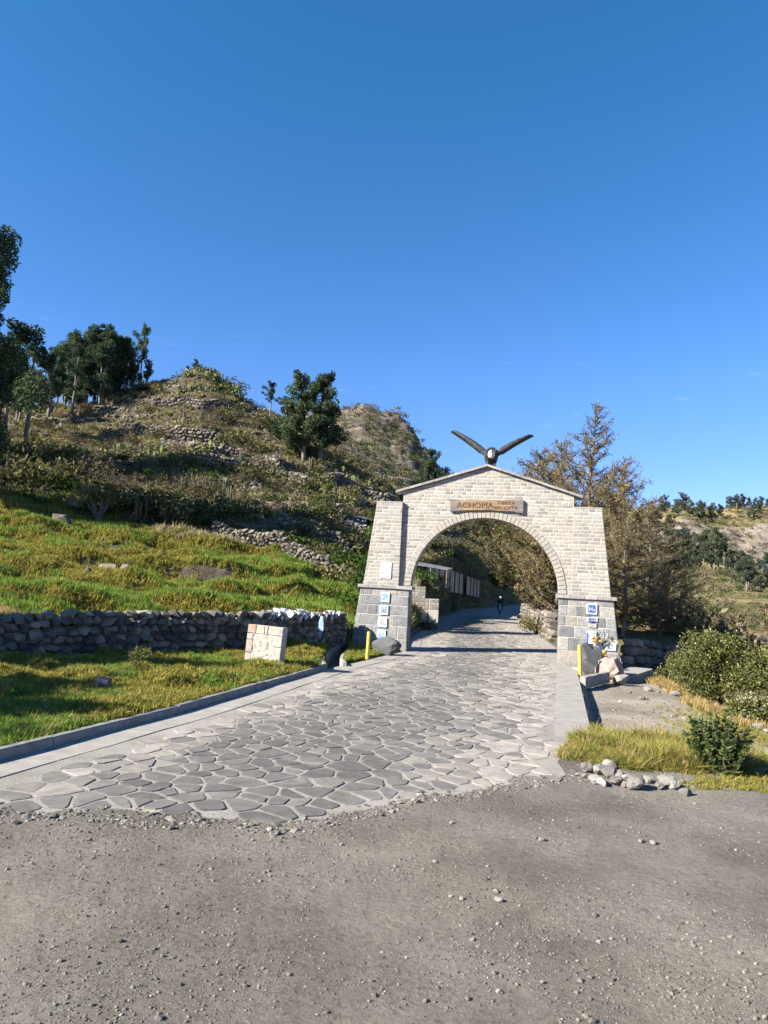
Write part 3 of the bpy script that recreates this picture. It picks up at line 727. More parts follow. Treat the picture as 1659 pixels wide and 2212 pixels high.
while z < 5.6:
    z1 = z+PITCHB
    course_fill(z, z1, lambda q: -TO(q), lambda q: -3.2, .012)
    course_fill(z, z1, lambda q: 3.2, lambda q: TO(q), .012)
    z = z1
z = 2.47
RO_ = RI+RING+.012
while z < 7.1:
    z1 = z+PITCHB
    rc = lambda q: math.sqrt(max(0, RO_**2-(q-ZC)**2)) if q-ZC < RO_ else 0
    gl = lambda q: 3.2 if q < 6.1 else max(0, min(3.2, (7.17-q-.03)/(7.17-6.1)*3.38))
    if rc(z1) > .03 and z1-ZC < RO_:
        course_fill(z, z1, lambda q: -gl(q), lambda q: -rc(q), V0, proud=.007)
        course_fill(z, z1, rc, gl, V0, proud=.007)
    else:
        course_fill(z, z1, lambda q: -gl(q), gl, V0, proud=.007)
    z = z1
def area(p): return (p[1][0]-p[0][0]+p[2][0]-p[3][0])/2*(p[2][1]-p[1][1])
bricks.sort(key=lambda q: -area(q[0]))
def btint():
    return min(1, max(0, random.choice([random.uniform(0, .3), random.uniform(.2, .6), random.uniform(.4, .75), random.uniform(.75, 1)])))
for p, vf, pr in bricks[:300]:
    mb = MB(); brick(mb, p, vf, pr, .05, btint()); mb.build('brick', MT['brick'], arch)
mb = MB()
for p, vf, pr in bricks[300:]: brick(mb, p, vf, pr, .05, btint())
o = mb.build('small_bricks', MT['brick'], arch); o['kind'] = 'stuff'
# reveals of towers (bricks on the inner side of the towers, step to the centre wall) and back wall bricks, joined
mb = MB()
for k in range(24):
    z = 2.47+k*PITCHB
    for sg in (-1, 1):
        mb.box(*sorted((sg*3.205, sg*3.222)), .03, .165, z+.009, z+PITCHB-.009, btint())
        u1 = (outer(z)+outer(z+PITCHB))/2
        for v0, v1 in ((.03, .40), (.42, .74)):
            mb.box(*sorted((sg*(u1-.03), sg*(u1+.006))), v0, v1, z+.009, z+PITCHB-.009, btint())
for k in range(30):
    z = 2.47+k*.16; x = -4.5
    while x < 4.5:
        L = random.uniform(.25, .5)
        cxx = x+L/2
        ok = (abs(cxx) > 3.25 and z+.16 < 5.65 and abs(x) < outer(z+.16) and abs(x+L) < outer(z+.16)) or (abs(x) < 3.18 and abs(x+L) < 3.18 and math.hypot(min(abs(x), abs(x+L)), z-ZC) > RI+.05 and z+.16 < gable(max(abs(x), abs(x+L))))
        if ok: mb.box(x+.01, x+L-.01, DEP-.06 if abs(cxx) < 3.2 else DEP-.01, DEP-.045 if abs(cxx) < 3.2 else DEP+.006, z+.01, z+.15, btint())
        x += L
o = mb.build('rear_and_side_bricks', MT['brick'], arch); o['kind'] = 'stuff'
# arch ring voussoirs running through the wall
NV = 56; zlim = math.asin(.04/RI)
for k in range(NV):
    a0 = lerp(zlim, pi-zlim, k/NV)+.0028; a1 = lerp(zlim, pi-zlim, (k+1)/NV)-.0028
    ro = RI+RING+random.uniform(-.01, .01); v0 = V0-.03-random.uniform(0, .008); v1 = DEP-.04
    def P(a, r, v): return (r*cos(a), v, ZC+r*sin(a))
    b = MB(); jt = lambda: random.uniform(-.003, .003)
    F_ = [P(a0, RI+jt(), v0+.01), P(a0, ro, v0+.01), P(a1, ro, v0+.01), P(a1, RI+jt(), v0+.01)]
    am = (a1-a0)*.07
    G_ = [P(a0+am, RI+.012, v0), P(a0+am, ro-.012, v0), P(a1-am, ro-.012, v0), P(a1-am, RI+.012, v0)]
    B_ = [P(a0, RI, v1), P(a0, ro, v1), P(a1, ro, v1), P(a1, RI, v1)]
    b.add(F_+G_+B_, [(4, 5, 6, 7)]+[(q, (q+1) % 4, 4+(q+1) % 4, 4+q) for q in range(4)]+[(8+q, 8+(q+1) % 4, (q+1) % 4, q) for q in range(4)]+[(11, 10, 9, 8)], min(1, btint()*.6+.35))
    b.build('voussoir', MT['brick'], arch)
# lower pillars: rows of large blocks
rowsL = [0, .46, .95, 1.37, 1.72, 2.11, 2.335]; rowsL = [0, .45, .93, 1.34, 1.70, 2.08, 2.33]
cutsL = [[.15, .25, .18], [.22, .13, .27, .2], [.10, .33, .28, .2], [.2, .2, .22], [.09, .36, .2, .2], [.25, .32, .2]]
def block(mb, p, vf, proud, t):
    brick(mb, p, vf, proud, .08, t, .022)
def face_blocks(sg):
    for i in range(6):
        z0, z1 = rowsL[i]-(0 if i else .12), rowsL[i+1]
        z0 += .012; z1 -= .012
        o0, o1 = outer(max(z0, 0)), outer(z1); i0 = 2.79
        fr = [0.]; x = 0
        cu = cutsL[i] if sg < 0 else [random.uniform(.14, .3) for _ in range(4)]
        for c in cu:
            x += c
            if x < .9: fr.append(x)
        fr.append(1.)
        for a, c in zip(fr, fr[1:]):
            # from outer edge inward
            U = lambda t, oo: oo-(oo-i0)*t
            g_ = .009
            if sg < 0: p = [(-U(a, o0)+g_, z0), (-U(c, o0)-g_, z0), (-U(c, o1)-g_, z1), (-U(a, o1)+g_, z1)]
            else: p = [(U(c, o0)+g_, z0), (U(a, o0)-g_, z0), (U(a, o1)-g_, z1), (U(c, o1)+g_, z1)]
            mb = MB(); block(mb, p, .012, random.uniform(.008, .02), random.random()**1.2 if sg < 0 else random.random())
            mb.build('stone_block', MT['block'], arch)
        # inner reveal blocks
        for v0, v1 in ((.03, .42), (.445, .76)) if i % 2 else ((.03, .30), (.325, .76)):
            b = MB(); x0, x1 = sorted((sg*2.785, sg*2.86)); b.box(x0, x1, v0, v1, z0, z1, random.random()*.8, .004); b.build('stone_block', MT['block'], arch)
        for v0, v1 in ((.03, .38), (.4, .76)):
            b = MB(); oo = (o0+o1)/2; vsb = []
            x = [(o0-.05, o0+.005), (o1-.05, o1+.005)]
            p = [(sg*x[0][0], v0, z0), (sg*x[0][1], v0, z0), (sg*x[0][1], v1, z0), (sg*x[0][0], v1, z0)]; q = [(sg*x[1][0], v0, z1), (sg*x[1][1], v0, z1), (sg*x[1][1], v1, z1), (sg*x[1][0], v1, z1)]
            if sg < 0: p = [p[1], p[0], p[3], p[2]]; q = [q[1], q[0], q[3], q[2]]
            b.hexa(p, q, random.random()*.8); b.build('stone_block', MT['block'], arch)
face_blocks(-1); face_blocks(1)
# ledge stones
for sg in (-1, 1):
    fr = [0, .3, .53, .8, 1.] if sg < 0 else [0, .22, .47, .68, 1.]
    for a, c in zip(fr, fr[1:]):
        u0, u1 = sg*lerp(2.68, 4.80, a), sg*lerp(2.68, 4.80, c); u0, u1 = sorted((u0, u1))
        b = MB(); b.box(u0+.006, u1-.006, -.075, DEP+.06, 2.34, 2.462, random.random(), .005); b.build('ledge_stone', MT['coping'], arch)
    b = MB(); b.box(*sorted((sg*3.2, sg*4.24)), -.008, DEP+.01, 5.672, 5.70, .8); b.build('tower_cap', MT['mortar'], arch)
    # gable coping
    n_ = 7
    for k in range(n_):
        ua, ub = lerp(0, 3.52, k/n_), lerp(0, 3.52, (k+1)/n_); za, zb2 = 7.17-ua/3.38*1.07, 7.17-ub/3.38*1.07
        ua += .004; ub -= .004
        jz = random.uniform(-.008, .008)
        p = [(sg*ua, -.0+.03, za+jz), (sg*ub, .03, zb2+jz), (sg*ub, DEP+.03, zb2+jz), (sg*ua, DEP+.03, za+jz)]; q = [(x, y, z+.085) for x, y, z in p]
        if sg < 0: p = [p[1], p[0], p[3], p[2]]; q = [q[1], q[0], q[3], q[2]]
        b = MB(); b.hexa(p, q, random.random()); b.build('coping_stone', MT['coping'], arch)

# ---------------------------------------------------------------- condor on the gable
def condor():
    m, n, l, bb, o = newmat('painted_condor_feathers')
    c = ramp(n, l, noise(n, l, 18, 8, .8), [(.42, (.022, .022, .024)), (.57, (.06, .058, .055)), (.66, (.42, .41, .38))])
    l.new(c, bb.inputs['Base Color']); bb.inputs['Roughness'].default_value = .6; bump(n, l, bb, noise(n, l, 25, 6), .6, .02)
    dark = m
    c0 = A2W(.1, .36, 7.24)
    t = empty('condor_statue', c0, (0, 0, PHI+R(3)), 'black condor statue with white face and raised wings perched on the gable peak', 'statue')
    # body: lofted rings from tail (back, low) to neck (front)
    b = MB(); rings = [(-.0, .62, -.02, .03, .02), (0, .45, .12, .16, .10), (0, .22, .26, .24, .21), (0, .0, .36, .27, .25), (0, -.18, .42, .25, .24), (0, -.30, .44, .19, .19), (0, -.36, .44, .15, .15)]
    nn = 14; k0 = 0; vs = []; fs = []
    for (x, y, z, rx, rz) in rings:
        for j in range(nn): vs.append((x+rx*cos(tau*j/nn), y+.0*sin(tau*j/nn), z+rz*sin(tau*j/nn)))
    for i in range(len(rings)-1):
        for j in range(nn): fs.append((i*nn+j, i*nn+(j+1) % nn, (i+1)*nn+(j+1) % nn, (i+1)*nn+j))
    fs += [tuple(range(nn)), tuple(reversed(range((len(rings)-1)*nn, len(rings)*nn)))]
    b.add(vs, fs); b.build('body', dark, t, True)
    # legs and pedestal mass under the body
    for sx in (-.11, .11):
        q = MB(); q.tube([(sx, -.02, .2), (sx*1.2, -.04, .08), (sx*1.25, -.1, -.02)], [.07, .05, .045], 8)
        for a in (-.5, 0, .5): q.tube([(sx*1.25, -.1, -.01), (sx*1.25+sin(a)*.12, -.1-cos(a)*.12, -.03)], [.025, .012], 6)
        q.build('leg', dark, t, True)
    q = MB()
    for k in range(5):
        a = (k-2)*.16; q.hexa([(-.05+a*.2, .45, .08), (.05+a*.2, .45, .08), (.06+a, .95, -.16), (-.06+a, .95, -.16)], [(-.05+a*.2, .45, .11), (.05+a*.2, .45, .11), (.06+a, .95, -.14), (-.06+a, .95, -.14)])
    q.build('tail', dark, t)
    # ruff, head, beak
    q = MB()
    for k in range(12):
        a = tau*k/12; q.tube([(.17*cos(a), -.30, .44+.17*sin(a)), (.19*cos(a), -.34, .44+.19*sin(a)), (.15*cos(a), -.38, .43+.15*sin(a))], [.04, .055, .03], 6)
    q.build('ruff', dark, t, True)
    me = rock_mesh('condor_head', 5, 3, 0, .03, MT['white'], 0, True); hd = obj('head', me, t, (0, -.46, .37), (R(12), 0, 0), (.27, .34, .33))
    q = MB(); q.tube([(0, -.60, .36), (0, -.70, .31), (0, -.745, .22), (0, -.735, .16)], [.06, .048, .032, .008], 8); q.build('beak', MT['tufa'], t, True)
    q = MB(); q.tube([(0, -.56, .50), (0, -.62, .48), (0, -.66, .42)], [.03, .035, .02], 6); q.build('comb', MT['pink'], t, True)
    q = MB()
    for sx in (-1, 1): q.tube([(sx*.115, -.52, .40), (sx*.133, -.53, .40)], [.018, .012], 6)
    q.build('eye', MT['black'], t, True)
    # wings: raised in a V, tapered with feather fingers
    for sg, tip, nm in ((-1, (-1.47, .10, 1.36), 0), (1, (1.45, .10, 1.27), 0)):
        q = MB(); root = Vector((sg*.17, -.05, .42)); tp = Vector(tip); n_ = 12
        ax = (tp-root); fwd = Vector((0, -1, 0)); nrm = ax.cross(Vector((0, 1, 0))).normalized()
        if nrm.z < 0: nrm = -nrm
        ring = []
        for k in range(n_+1):
            s_ = k/n_; c = root+ax*s_+nrm*(.03*sin(pi*s_))
            ch = lerp(.62, .30, s_)*(1 if s_ < .85 else lerp(1, .35, (s_-.85)/.15)); th = .035+.10*math.sin(pi*min(1, (s_*.75+.22)))*(1-.55*s_)
            ring.append([c+Vector((0, -ch*.35, 0)), c+Vector((0, -ch*.2, 0))+nrm*th, c+Vector((0, ch*.2, 0))+nrm*th*.7, c+Vector((0, ch*.65, 0)), c+Vector((0, ch*.2, 0))-nrm*th*.8, c+Vector((0, -ch*.2, 0))-nrm*th])
        vs = [p for r in ring for p in r]; fs = []
        for i in range(n_):
            for j in range(6): fs.append((i*6+j, i*6+(j+1) % 6, (i+1)*6+(j+1) % 6, (i+1)*6+j))
        fs += [tuple(range(6)), tuple(range(n_*6, n_*6+6))]
        q.add(vs, fs); wg = q.build('wing', dark, t, True)
        q = MB()
        for k in range(9):
            s_ = lerp(.2, .98, k/8); c = root+ax*s_+nrm*(.03*sin(pi*s_)); L = lerp(.34, .2, s_); d = Vector((0, 1, 0))*L*.9+ax.normalized()*L*.35*s_
            sd = ax.normalized()*.10
            q.add([c-sd-nrm*.03, c+sd-nrm*.03, c+d+sd*.9-nrm*.10, c+d-sd*.9-nrm*.10, c-sd-nrm*.012, c+sd-nrm*.012, c+d+sd*.9-nrm*.085, c+d-sd*.9-nrm*.085], [(0, 1, 2, 3), (4, 7, 6, 5), (0, 3, 7, 4), (1, 5, 6, 2), (2, 6, 7, 3), (0, 4, 5, 1)])
        q.build('feathers', dark, wg)
condor()

# ---------------------------------------------------------------- wooden sign
def text_mesh(txt, size, name, mat, extr=.004, sx=1., off=0.0):
    cu = bpy.data.curves.new(name, 'FONT'); cu.body = txt; cu.size = size; cu.extrude = extr; cu.resolution_u = 3; cu.offset = off
    o = bpy.data.objects.new(name, cu); COL.objects.link(o)
    dg = bpy.context.evaluated_depsgraph_get(); dg.update()
    me = bpy.data.meshes.new_from_object(o.evaluated_get(dg)); me.name = name
    bpy.data.objects.remove(o); bpy.data.curves.remove(cu)
    me.materials.clear(); me.materials.append(mat)
    me.transform(Matrix.Rotation(R(90), 4, 'X')@Matrix.Diagonal((sx, 1, 1, 1)))
    return me
def woodmat():
    m, n, l, bb, o = newmat('weathered_wood')
    tc = n.new('ShaderNodeTexCoord'); mp = n.new('ShaderNodeMapping'); mp.inputs['Scale'].default_value = (1.2, 8, 16)
    l.new(tc.outputs['Object'], mp.inputs[0])
    v = noise(n, l, 1.5, 8, .65, mp.outputs[0])
    wood = ramp(n, l, v, [(.35, (.14, .09, .055)), (.5, (.28, .19, .11)), (.65, (.40, .28, .16))])
    grey = ramp(n, l, v, [(.35, (.10, .085, .075)), (.5, (.2, .17, .15)), (.65, (.27, .235, .2))])
    sx = n.new('ShaderNodeSeparateXYZ'); l.new(tc.outputs['Object'], sx.inputs[0])
    ab = n.new('ShaderNodeMath'); ab.operation = 'ABSOLUTE'; l.new(sx.outputs[0], ab.inputs[0])
    ad = n.new('ShaderNodeMath'); ad.operation = 'ADD'; l.new(ab.outputs[0], ad.inputs[0]); l.new(mrange(n, l, noise(n, l, 4, 4, .6, tc.outputs['Object']), 0, 1, -.3, .3), ad.inputs[1])
    c = mix(n, l, mrange(n, l, ad.outputs[0], .7, 1.15), wood, grey)
    l.new(c, bb.inputs['Base Color']); bb.inputs['Roughness'].default_value = .75; bump(n, l, bb, v, .8, .02)
    return m
MT['wood'] = woodmat(); MT['carve'] = simple('carved_burnt_letters', (.09, .042, .022), (.15, .07, .035), 20, .8, .2, .003)
sgp = A2W(.005, V0-.075, 5.665)
sign = empty('wooden_sign', sgp, (0, R(-.9), PHI), 'weathered wooden plank carved with the words achoma tierra bendita above the arch opening', 'sign')
b = MB(); n_ = 24; th = .045; vs = []
for k in range(n_+1):
    u = lerp(-1.37, 1.37, k/n_); e = abs(u)/1.37
    top = .225-.025*math.sin((u+1.37)*1.5)+.008*math.sin(u*9); bot = -.225+.03*cos(u*1.6)*1.2+.008*math.sin(u*7+1)-(.03 if u > 1.1 else 0)
    du = .012*math.sin(k*2.)
    for v in (-th, th): vs += [(u, v, bot+(.01 if v < 0 else 0)), (u, v, top-(.01 if v < 0 else 0))]
fs = []
for k in range(n_):
    a = 4*k; c = a+4; fs += [(a, c, c+1, a+1), (a+2, a+3, c+3, c+2), (a, a+2, c+2, c), (a+1, c+1, c+3, a+3)]
fs += [(0, 1, 3, 2), (4*n_, 4*n_+2, 4*n_+3, 4*n_+1)]
b.add(vs, fs); b.build('plank', MT['wood'], sign)
for txt, size, u, w_, sx in (('ACHOMA', .31, -1.13, -.10, 1.02), ('-', .25, .10, -.04, 1.), ('TIERRA', .165, .38, .045, 1.3), ('BENDITA', .165, .27, -.14, 1.34)):
    obj('lettering', text_mesh(txt, size, 'lettering', MT['carve'], .006, sx, -.001), sign, (u, -th-.004, w_))
b = MB()
for u in (-1.05, 1.1): b.tube([(u, 0, -.1), (u, .07, -.1)], .02, 6)
b.build('mounting_pegs', MT['chrome'], sign)

# ---------------------------------------------------------------- plaques and posters
def plate(name, u, w_, wd, ht, v, mat, label, cat, tilt=0, group=None, frame=None, th=.012):
    t = empty(name, A2W(u, v, w_), (0, tilt, PHI), label, cat, group)
    b = MB(); b.box(-wd/2, wd/2, -th, th, -ht/2, ht/2); b.build('panel', mat, t)
    return t
pl = plate('white_plaque', -3.73, 3.02, .42, .60, -.016, MT['white'], 'blank white rectangular plaque on the brick tower left of the arch', 'plaque')
MT['greymark'] = simple('faint_grey_mark', (.35, .36, .38), (.45, .46, .48), 30, .5, 0)
b = MB(); b.tube([(.07, -.014, .22), (.10, -.014, .19), (.14, -.014, .23)], .006, 4); b.build('faded_emblem', MT['greymark'], pl)
def postermat(name, seed, lo, hi, thr=.5, bgc=(.62, .70, .80)):
    m, n, l, bb, o = newmat(name)
    tc = n.new('ShaderNodeTexCoord'); mp = n.new('ShaderNodeMapping'); mp.inputs['Location'].default_value = (seed*3.1, 0, seed*1.7); l.new(tc.outputs['Object'], mp.inputs[0])
    v = noise(n, l, 11, 5, .6, mp.outputs[0])
    c = ramp(n, l, v, [(thr-.12, bgc), (thr, hi), (thr+.08, lo), (thr+.14, bgc)])
    l.new(c, bb.inputs['Base Color']); bb.inputs['Roughness'].default_value = .5
    return m
MT['paleblue'] = simple('pale_blue_glaze', (.55, .68, .82), (.66, .76, .86), 9, .4, .05, .002)
BL = (.06, .17, .45); LB = (.25, .42, .68)
zc = [2.0, 1.52, 1.05, .58]; desc = ['topmost', 'second from top', 'third from top', 'lowest']
look = ['pale blue glazed tile painted with dark blue flowing figures', 'pale blue tile chipped away at its lower middle', 'pale tile with bare rounded patch edged in blue', 'white tile with scribbled violet blue pattern']
for k in range(4):
    uu = -3.70-.025*k
    t = plate('painted_tile', uu, zc[k], .335, .37, -.035, MT['paleblue'], look[k]+', %s on its pillar' % desc[k], 'tile', 0, 'painted tiles on the left pillar')
    b = MB(); b.box(-.12, .12, -.002, .0, -.135, .135); pm = b.build('painted_picture', postermat('tile_picture_%d' % k, k+1, BL if k != 3 else (.09, .08, .42), LB, [.47, .5, .55, .5][k]), t); pm.location = (0, -.0145, 0)
    if k in (1, 2):
        pts = [(-.09, -.02), (-.02, .04), (.05, .06), (.1, .01), (.1, -.10), (-.09, -.11)] if k == 1 else [(-.09, .04), (.02, .09), (.085, .06), (.095, -.08), (-.09, -.09)]
        b = MB(); b.add([(p[0], -.018, p[1]) for p in pts], [tuple(range(len(pts)))]); b.build('bare_patch', MT['block'] if k == 1 else MT['palestone'], t)
MT['navy'] = simple('dark_blue_enamel', (.05, .09, .30), (.09, .14, .38), 14, .4, .1, .003)
t = plate('painted_tile', 3.93, 2.0, .36, .38, -.035, MT['white'], 'white bordered dark blue tile reading Hs on the right pillar', 'tile')
b = MB(); b.box(-.135, .135, -.002, 0, -.145, .145); b.build('blue_field', MT['navy'], t).location = (0, -.0145, 0)
for tx, u, sz in (('H', -.105, .22), ('s', .045, .19)): obj('letter', text_mesh(tx, sz, 'letter', MT['white'], .002, .85, -.002), t, (u, -.022, -.08))
t = plate('painted_tile', 3.95, 1.62, .36, .15, -.035, MT['white'], 'broken dark blue tile with its lower half gone, under the Hs tile', 'tile')
b = MB(); b.add([(-.135, 0, -.10), (-.1, 0, -.05), (-.04, 0, -.1), (.03, 0, -.06), (.135, 0, -.09), (.135, 0, .05), (-.135, 0, .05)], [tuple(range(7))]); b.build('blue_field', MT['navy'], t).location = (0, -.0165, 0)
b = MB()
for u in (-.02, .05, .1): b.box(u, u+.02, -.002, 0, -.04, .0)
b.build('letter_remains', MT['white'], t).location = (0, -.0175, 0)
b = MB(); b.add([(-.17, .0, -.1), (-.05, .0, -.16), (.1, .0, -.15), (.16, 0, -.12), (.15, 0, -.3), (-.15, 0, -.28)], [tuple(range(6))]); b.build('torn_remnant', MT['tufa'], t).location = (0, -.0045, 0)
t = plate('notice_board', 4.46, .70, .66, .27, -.04, MT['white'], 'long white notice with black spots low on the right pillar', 'sign', R(2))
b = MB()
for u, w_, rr in ((-.14, .05, .045), (-.10, -.07, .04), (-.27, .06, .03), (-.21, -.02, .018), (-.04, -.07, .02)):
    b.add([(u+rr*cos(a)*random.uniform(.6, 1.2), 0, w_+rr*sin(a)*random.uniform(.6, 1.1)) for a in np.linspace(0, tau, 9)[:-1]], [tuple(range(8))])
b.build('black_spots', MT['black'], t).location = (0, -.0145, 0)
b = MB(); b.box(-.115, -.108, -.002, 0, -.13, .13); b.build('panel_joint', MT['greymark'], t).location = (0, -.0145, 0)

# ================================================================ DRY STONE WALLS
def drywall(name, pts, ht, ssz, label, meshes, group=None, z0f=None, thick=.4, topfac=1.0, jit=.35, maxn=300, cap=True, face='both'):
    P = [Vector((*p, 0)) for p in pts]; D = [0]
    for a, c in zip(P, P[1:]): D.append(D[-1]+(c-a).length)
    xs = [p.x for p in P]; ys = [p.y for p in P]; L = D[-1]
    root = empty(name, (xs[0], ys[0], 0), (0, 0, 0), label, 'wall', group)
    ox, oy = xs[0], ys[0]
    rows_ = max(1, int(round(ht/(ssz*.72)))); out = []
    def ground(x, y): return z0f(x, y) if z0f else Hs(x, y)
    for r in range(rows_+(1 if cap else 0)):
        top = r >= rows_
        d = random.uniform(0, ssz)
        while d < L:
            s_ = ssz*random.uniform(.7, 1.35)*(1.05 if top else 1)
            x, y = float(np.interp(d, D, xs)), float(np.interp(d, D, ys)); x2, y2 = float(np.interp(d+.1, D, xs)), float(np.interp(d+.1, D, ys))
            if d+.1 > L: x2, y2 = x+.1, y
            ang = math.atan2(y2-y, x2-x); zz = ground(x, y)+(r+.45)*ht/rows_*(1 if not top else 1)+random.uniform(-.03, .03)
            if top: zz -= ssz*.12; 
            if top and random.random() < .08: d += s_; continue
            out.append((x-ox, y-oy, zz, ang, s_, top)); d += s_*.86
    for k, (x, y, zz, ang, s_, top) in enumerate(out[:maxn] if maxn else out):
        obj('stone', random.choice(meshes), root, (x, y, zz), (random.uniform(-jit, jit), random.uniform(-jit, jit), ang+random.choice((0, pi))+random.uniform(-jit, jit)*.5),
            (s_*1.3, thick*random.uniform(.95, 1.3)*(.85 if top else 1), ssz*random.uniform(.85, 1.25)*(.9 if top else 1)))
    if len(out) > maxn:
        VV_, FF_, tt_, kk = [], [], [], 0
        for (x, y, zz, ang, s_, top) in out[maxn:]:
            m_ = random.choice(meshes); mt_ = Matrix.Translation((x, y, zz)) @ Matrix.Rotation(ang, 4, 'Z') @ Matrix.Diagonal((s_*1.3, thick*1.1, ssz, 1))
            VV_ += [tuple(mt_ @ v.co) for v in m_.vertices]; FF_ += [tuple(i+kk for i in p_.vertices) for p_ in m_.polygons]; tt_ += [random.random()]*len(m_.vertices); kk += len(m_.vertices)
        me_ = bpy.data.meshes.new('smaller_stones'); me_.from_pydata(VV_, [], FF_); me_.update(); add_tint(me_, tt_); me_.materials.append(MT['rubble_m'])
        o = link(bpy.data.objects.new('smaller_stones', me_), root); o['kind'] = 'stuff'
    # fill inside so no light passes
    b = MB()
    for k in range(int(L/.5)+1):
        d0, d1 = k*.5, min((k+1)*.5, L)
        if d1-d0 < .05: break
        a = Vector((float(np.interp(d0, D, xs))-ox, float(np.interp(d0, D, ys))-oy, 0)); c = Vector((float(np.interp(d1, D, xs))-ox, float(np.interp(d1, D, ys))-oy, 0))
        n_ = (c-a).normalized(); n_ = Vector((-n_.y, n_.x, 0))*thick*.2; z0 = ground(a.x+ox, a.y+oy)
        zv = Vector((0, 0, z0-.3)); zt = Vector((0, 0, z0+ht*.8))
        b.hexa([a-n_+zv, c-n_+zv, c+n_+zv, a+n_+zv], [a-n_+zt, c-n_+zt, c+n_+zt, a+n_+zt], .0)
    o = b.build('rubble_core', MT['rubble_m'], root); o['kind'] = 'stuff'
    return root
def verge_z(x, y): return min(.55, Hs(x+.35, y-.45))
wallpts = [(-10.9, 16.5), (-9.5, 17.35), (-8.2, 18.55), (-7, 19.75), (-4, 22.35), (-2.2, 25.0), (-1.35, 27.3)]
def wz(x, y): return float(np.interp(x, [-12, -9.5, -8.3, -7, -4, -1.3], [-.15, -.1, .12, .12, .14, .05]))
drywall('dry_stone_wall', wallpts, 1.12, .31, 'long dark dry stone wall holding up the green field, loose boulders along its top', RK, z0f=wz, thick=.5)
wl = [at(462, 1140, 47), at(520, 1158, 47), at(600, 1185, 46.5), at(680, 1222, 45.5), at(750, 1243, 45)]
drywall('dry_stone_wall', [(p[0], p[1]) for p in wl], 1.0, .34, 'sunlit rubble wall running down the slope beside the upper end of the green field', RK, thick=.6)
wl = [at(600, 1178, 53), at(640, 1190, 52.5), at(700, 1215, 52), at(760, 1240, 52)]
drywall('dry_stone_wall', [(p[0], p[1]) for p in wl], 1.2, .4, 'shaded stone retaining wall just behind the sunlit rubble wall', RK, thick=.5)
drywall('dry_stone_wall', [(8.5, 34.5), (9.3, 40), (10.4, 46), (11.5, 54), (12.3, 61)], 1.1, .34, 'rough stone wall along the right edge of the road beyond the arch', RK, thick=.6)
drywall('dry_stone_wall', [(9.15, 26.6), (10.4, 27.5), (11.6, 28.2), (12.8, 28.6)], 1.0, .42, 'low wall of squared stones right of the arch, half in its shadow', BLK, thick=.45, jit=.06)

def hit(px, py, Y0=40, Y1=125):
    Y = np.linspace(Y0, Y1, 500); d = ray(px, py); X = d[0]*Y/d[1]; Z = CZ+d[2]*Y/d[1]; g_ = H(X, Y)-Z
    k = int(np.argmax(g_ > 0)) if (g_ > 0).any() else 250
    return float(X[k]), float(Y[k])
for ln, ht_, lb in (([(285, 940), (340, 947), (400, 955), (478, 968)], 1.2, 'dark stone terrace wall crossing the slope below the prickly pears'),
                    ([(350, 975), (430, 985), (520, 1000), (600, 1018), (640, 1028)], 1.1, 'long terrace wall running down to the foot of the big dark eucalyptus'),
                    ([(400, 1004), (480, 1016), (570, 1035), (660, 1060)], 1.1, 'lower terrace wall on the slope above the sunlit rubble wall'),
                    ([(330, 880), (380, 876), (440, 884), (500, 900)], .9, 'highest stone terrace wall, just under the pointed hilltop'),
                    ([(700, 1050), (760, 1066), (820, 1090), (858, 1108)], 1.1, 'terrace wall on the slope left of the arch gable')):
    pts_ = [hit(*q) for q in ln]
    drywall('terrace_wall', pts_, ht_, .52, lb, RK, thick=.8)
# ================================================================ MONUMENT
mpos = gr(570, 1436, .16)
mon = empty('stone_monument', (mpos[0], mpos[1]-.1, .06), (R(-3), R(2), R(-17)), 'pale stone monument slab with a rough carved centre panel standing on the grass verge', 'monument')
mt = .30; W2, HM = .53, 1.16
b = MB(); b.box(-W2+.03, W2-.03, -mt/2+.05, mt/2, 0, HM-.03, .5); b.build('back_slab', MT['tufa'], mon)
def mblock(x0, x1, z0, z1, t):
    b = MB(); brick(b, [(x0+.005, z0+.005), (x1-.005, z0+.005), (x1-.005, z1-.005), (x0+.005, z1-.005)], -mt/2+.03, .03, mt-.03, t, .012); b.build('stone_block', MT['tufa'], mon)
for x0, x1, z0, z1, t in ((-W2, -.27, .92, HM, 0.02), (-.27, -.02, .92, HM, .9), (-.02, .08, .92, HM, .45), (.08, W2, .92, HM, .5), (-W2, -.33, .75, .92, .5), (-W2, -.33, .4, .75, .2), (-W2, -.33, 0, .4, .3), (.25, W2, .62, .92, .5), (.25, W2, 0, .62, .55)):
    mblock(x0, x1, z0, z1, t)
nx2, nz2 = 30, 44; V = []; 
for j in range(nz2+1):
    for i in range(nx2+1):
        x = lerp(-.335, .255, i/nx2); z = lerp(0, .925, j/nz2); rd = abs(float(fbm(np.array(x*5+z*1.5), np.array(z*5), 4, 91)))
        V.append((x, -mt/2+.045-.16*rd-.03*float(vn(np.array(x*14), np.array(z*14), 5)), z))
F = [(j*(nx2+1)+i, j*(nx2+1)+i+1, (j+1)*(nx2+1)+i+1, (j+1)*(nx2+1)+i) for j in range(nz2) for i in range(nx2)]
me = mesh_np('carved_panel', V, F, MT['tufa'], np.full(len(V), .75)); link(bpy.data.objects.new('carved_panel', me), mon)

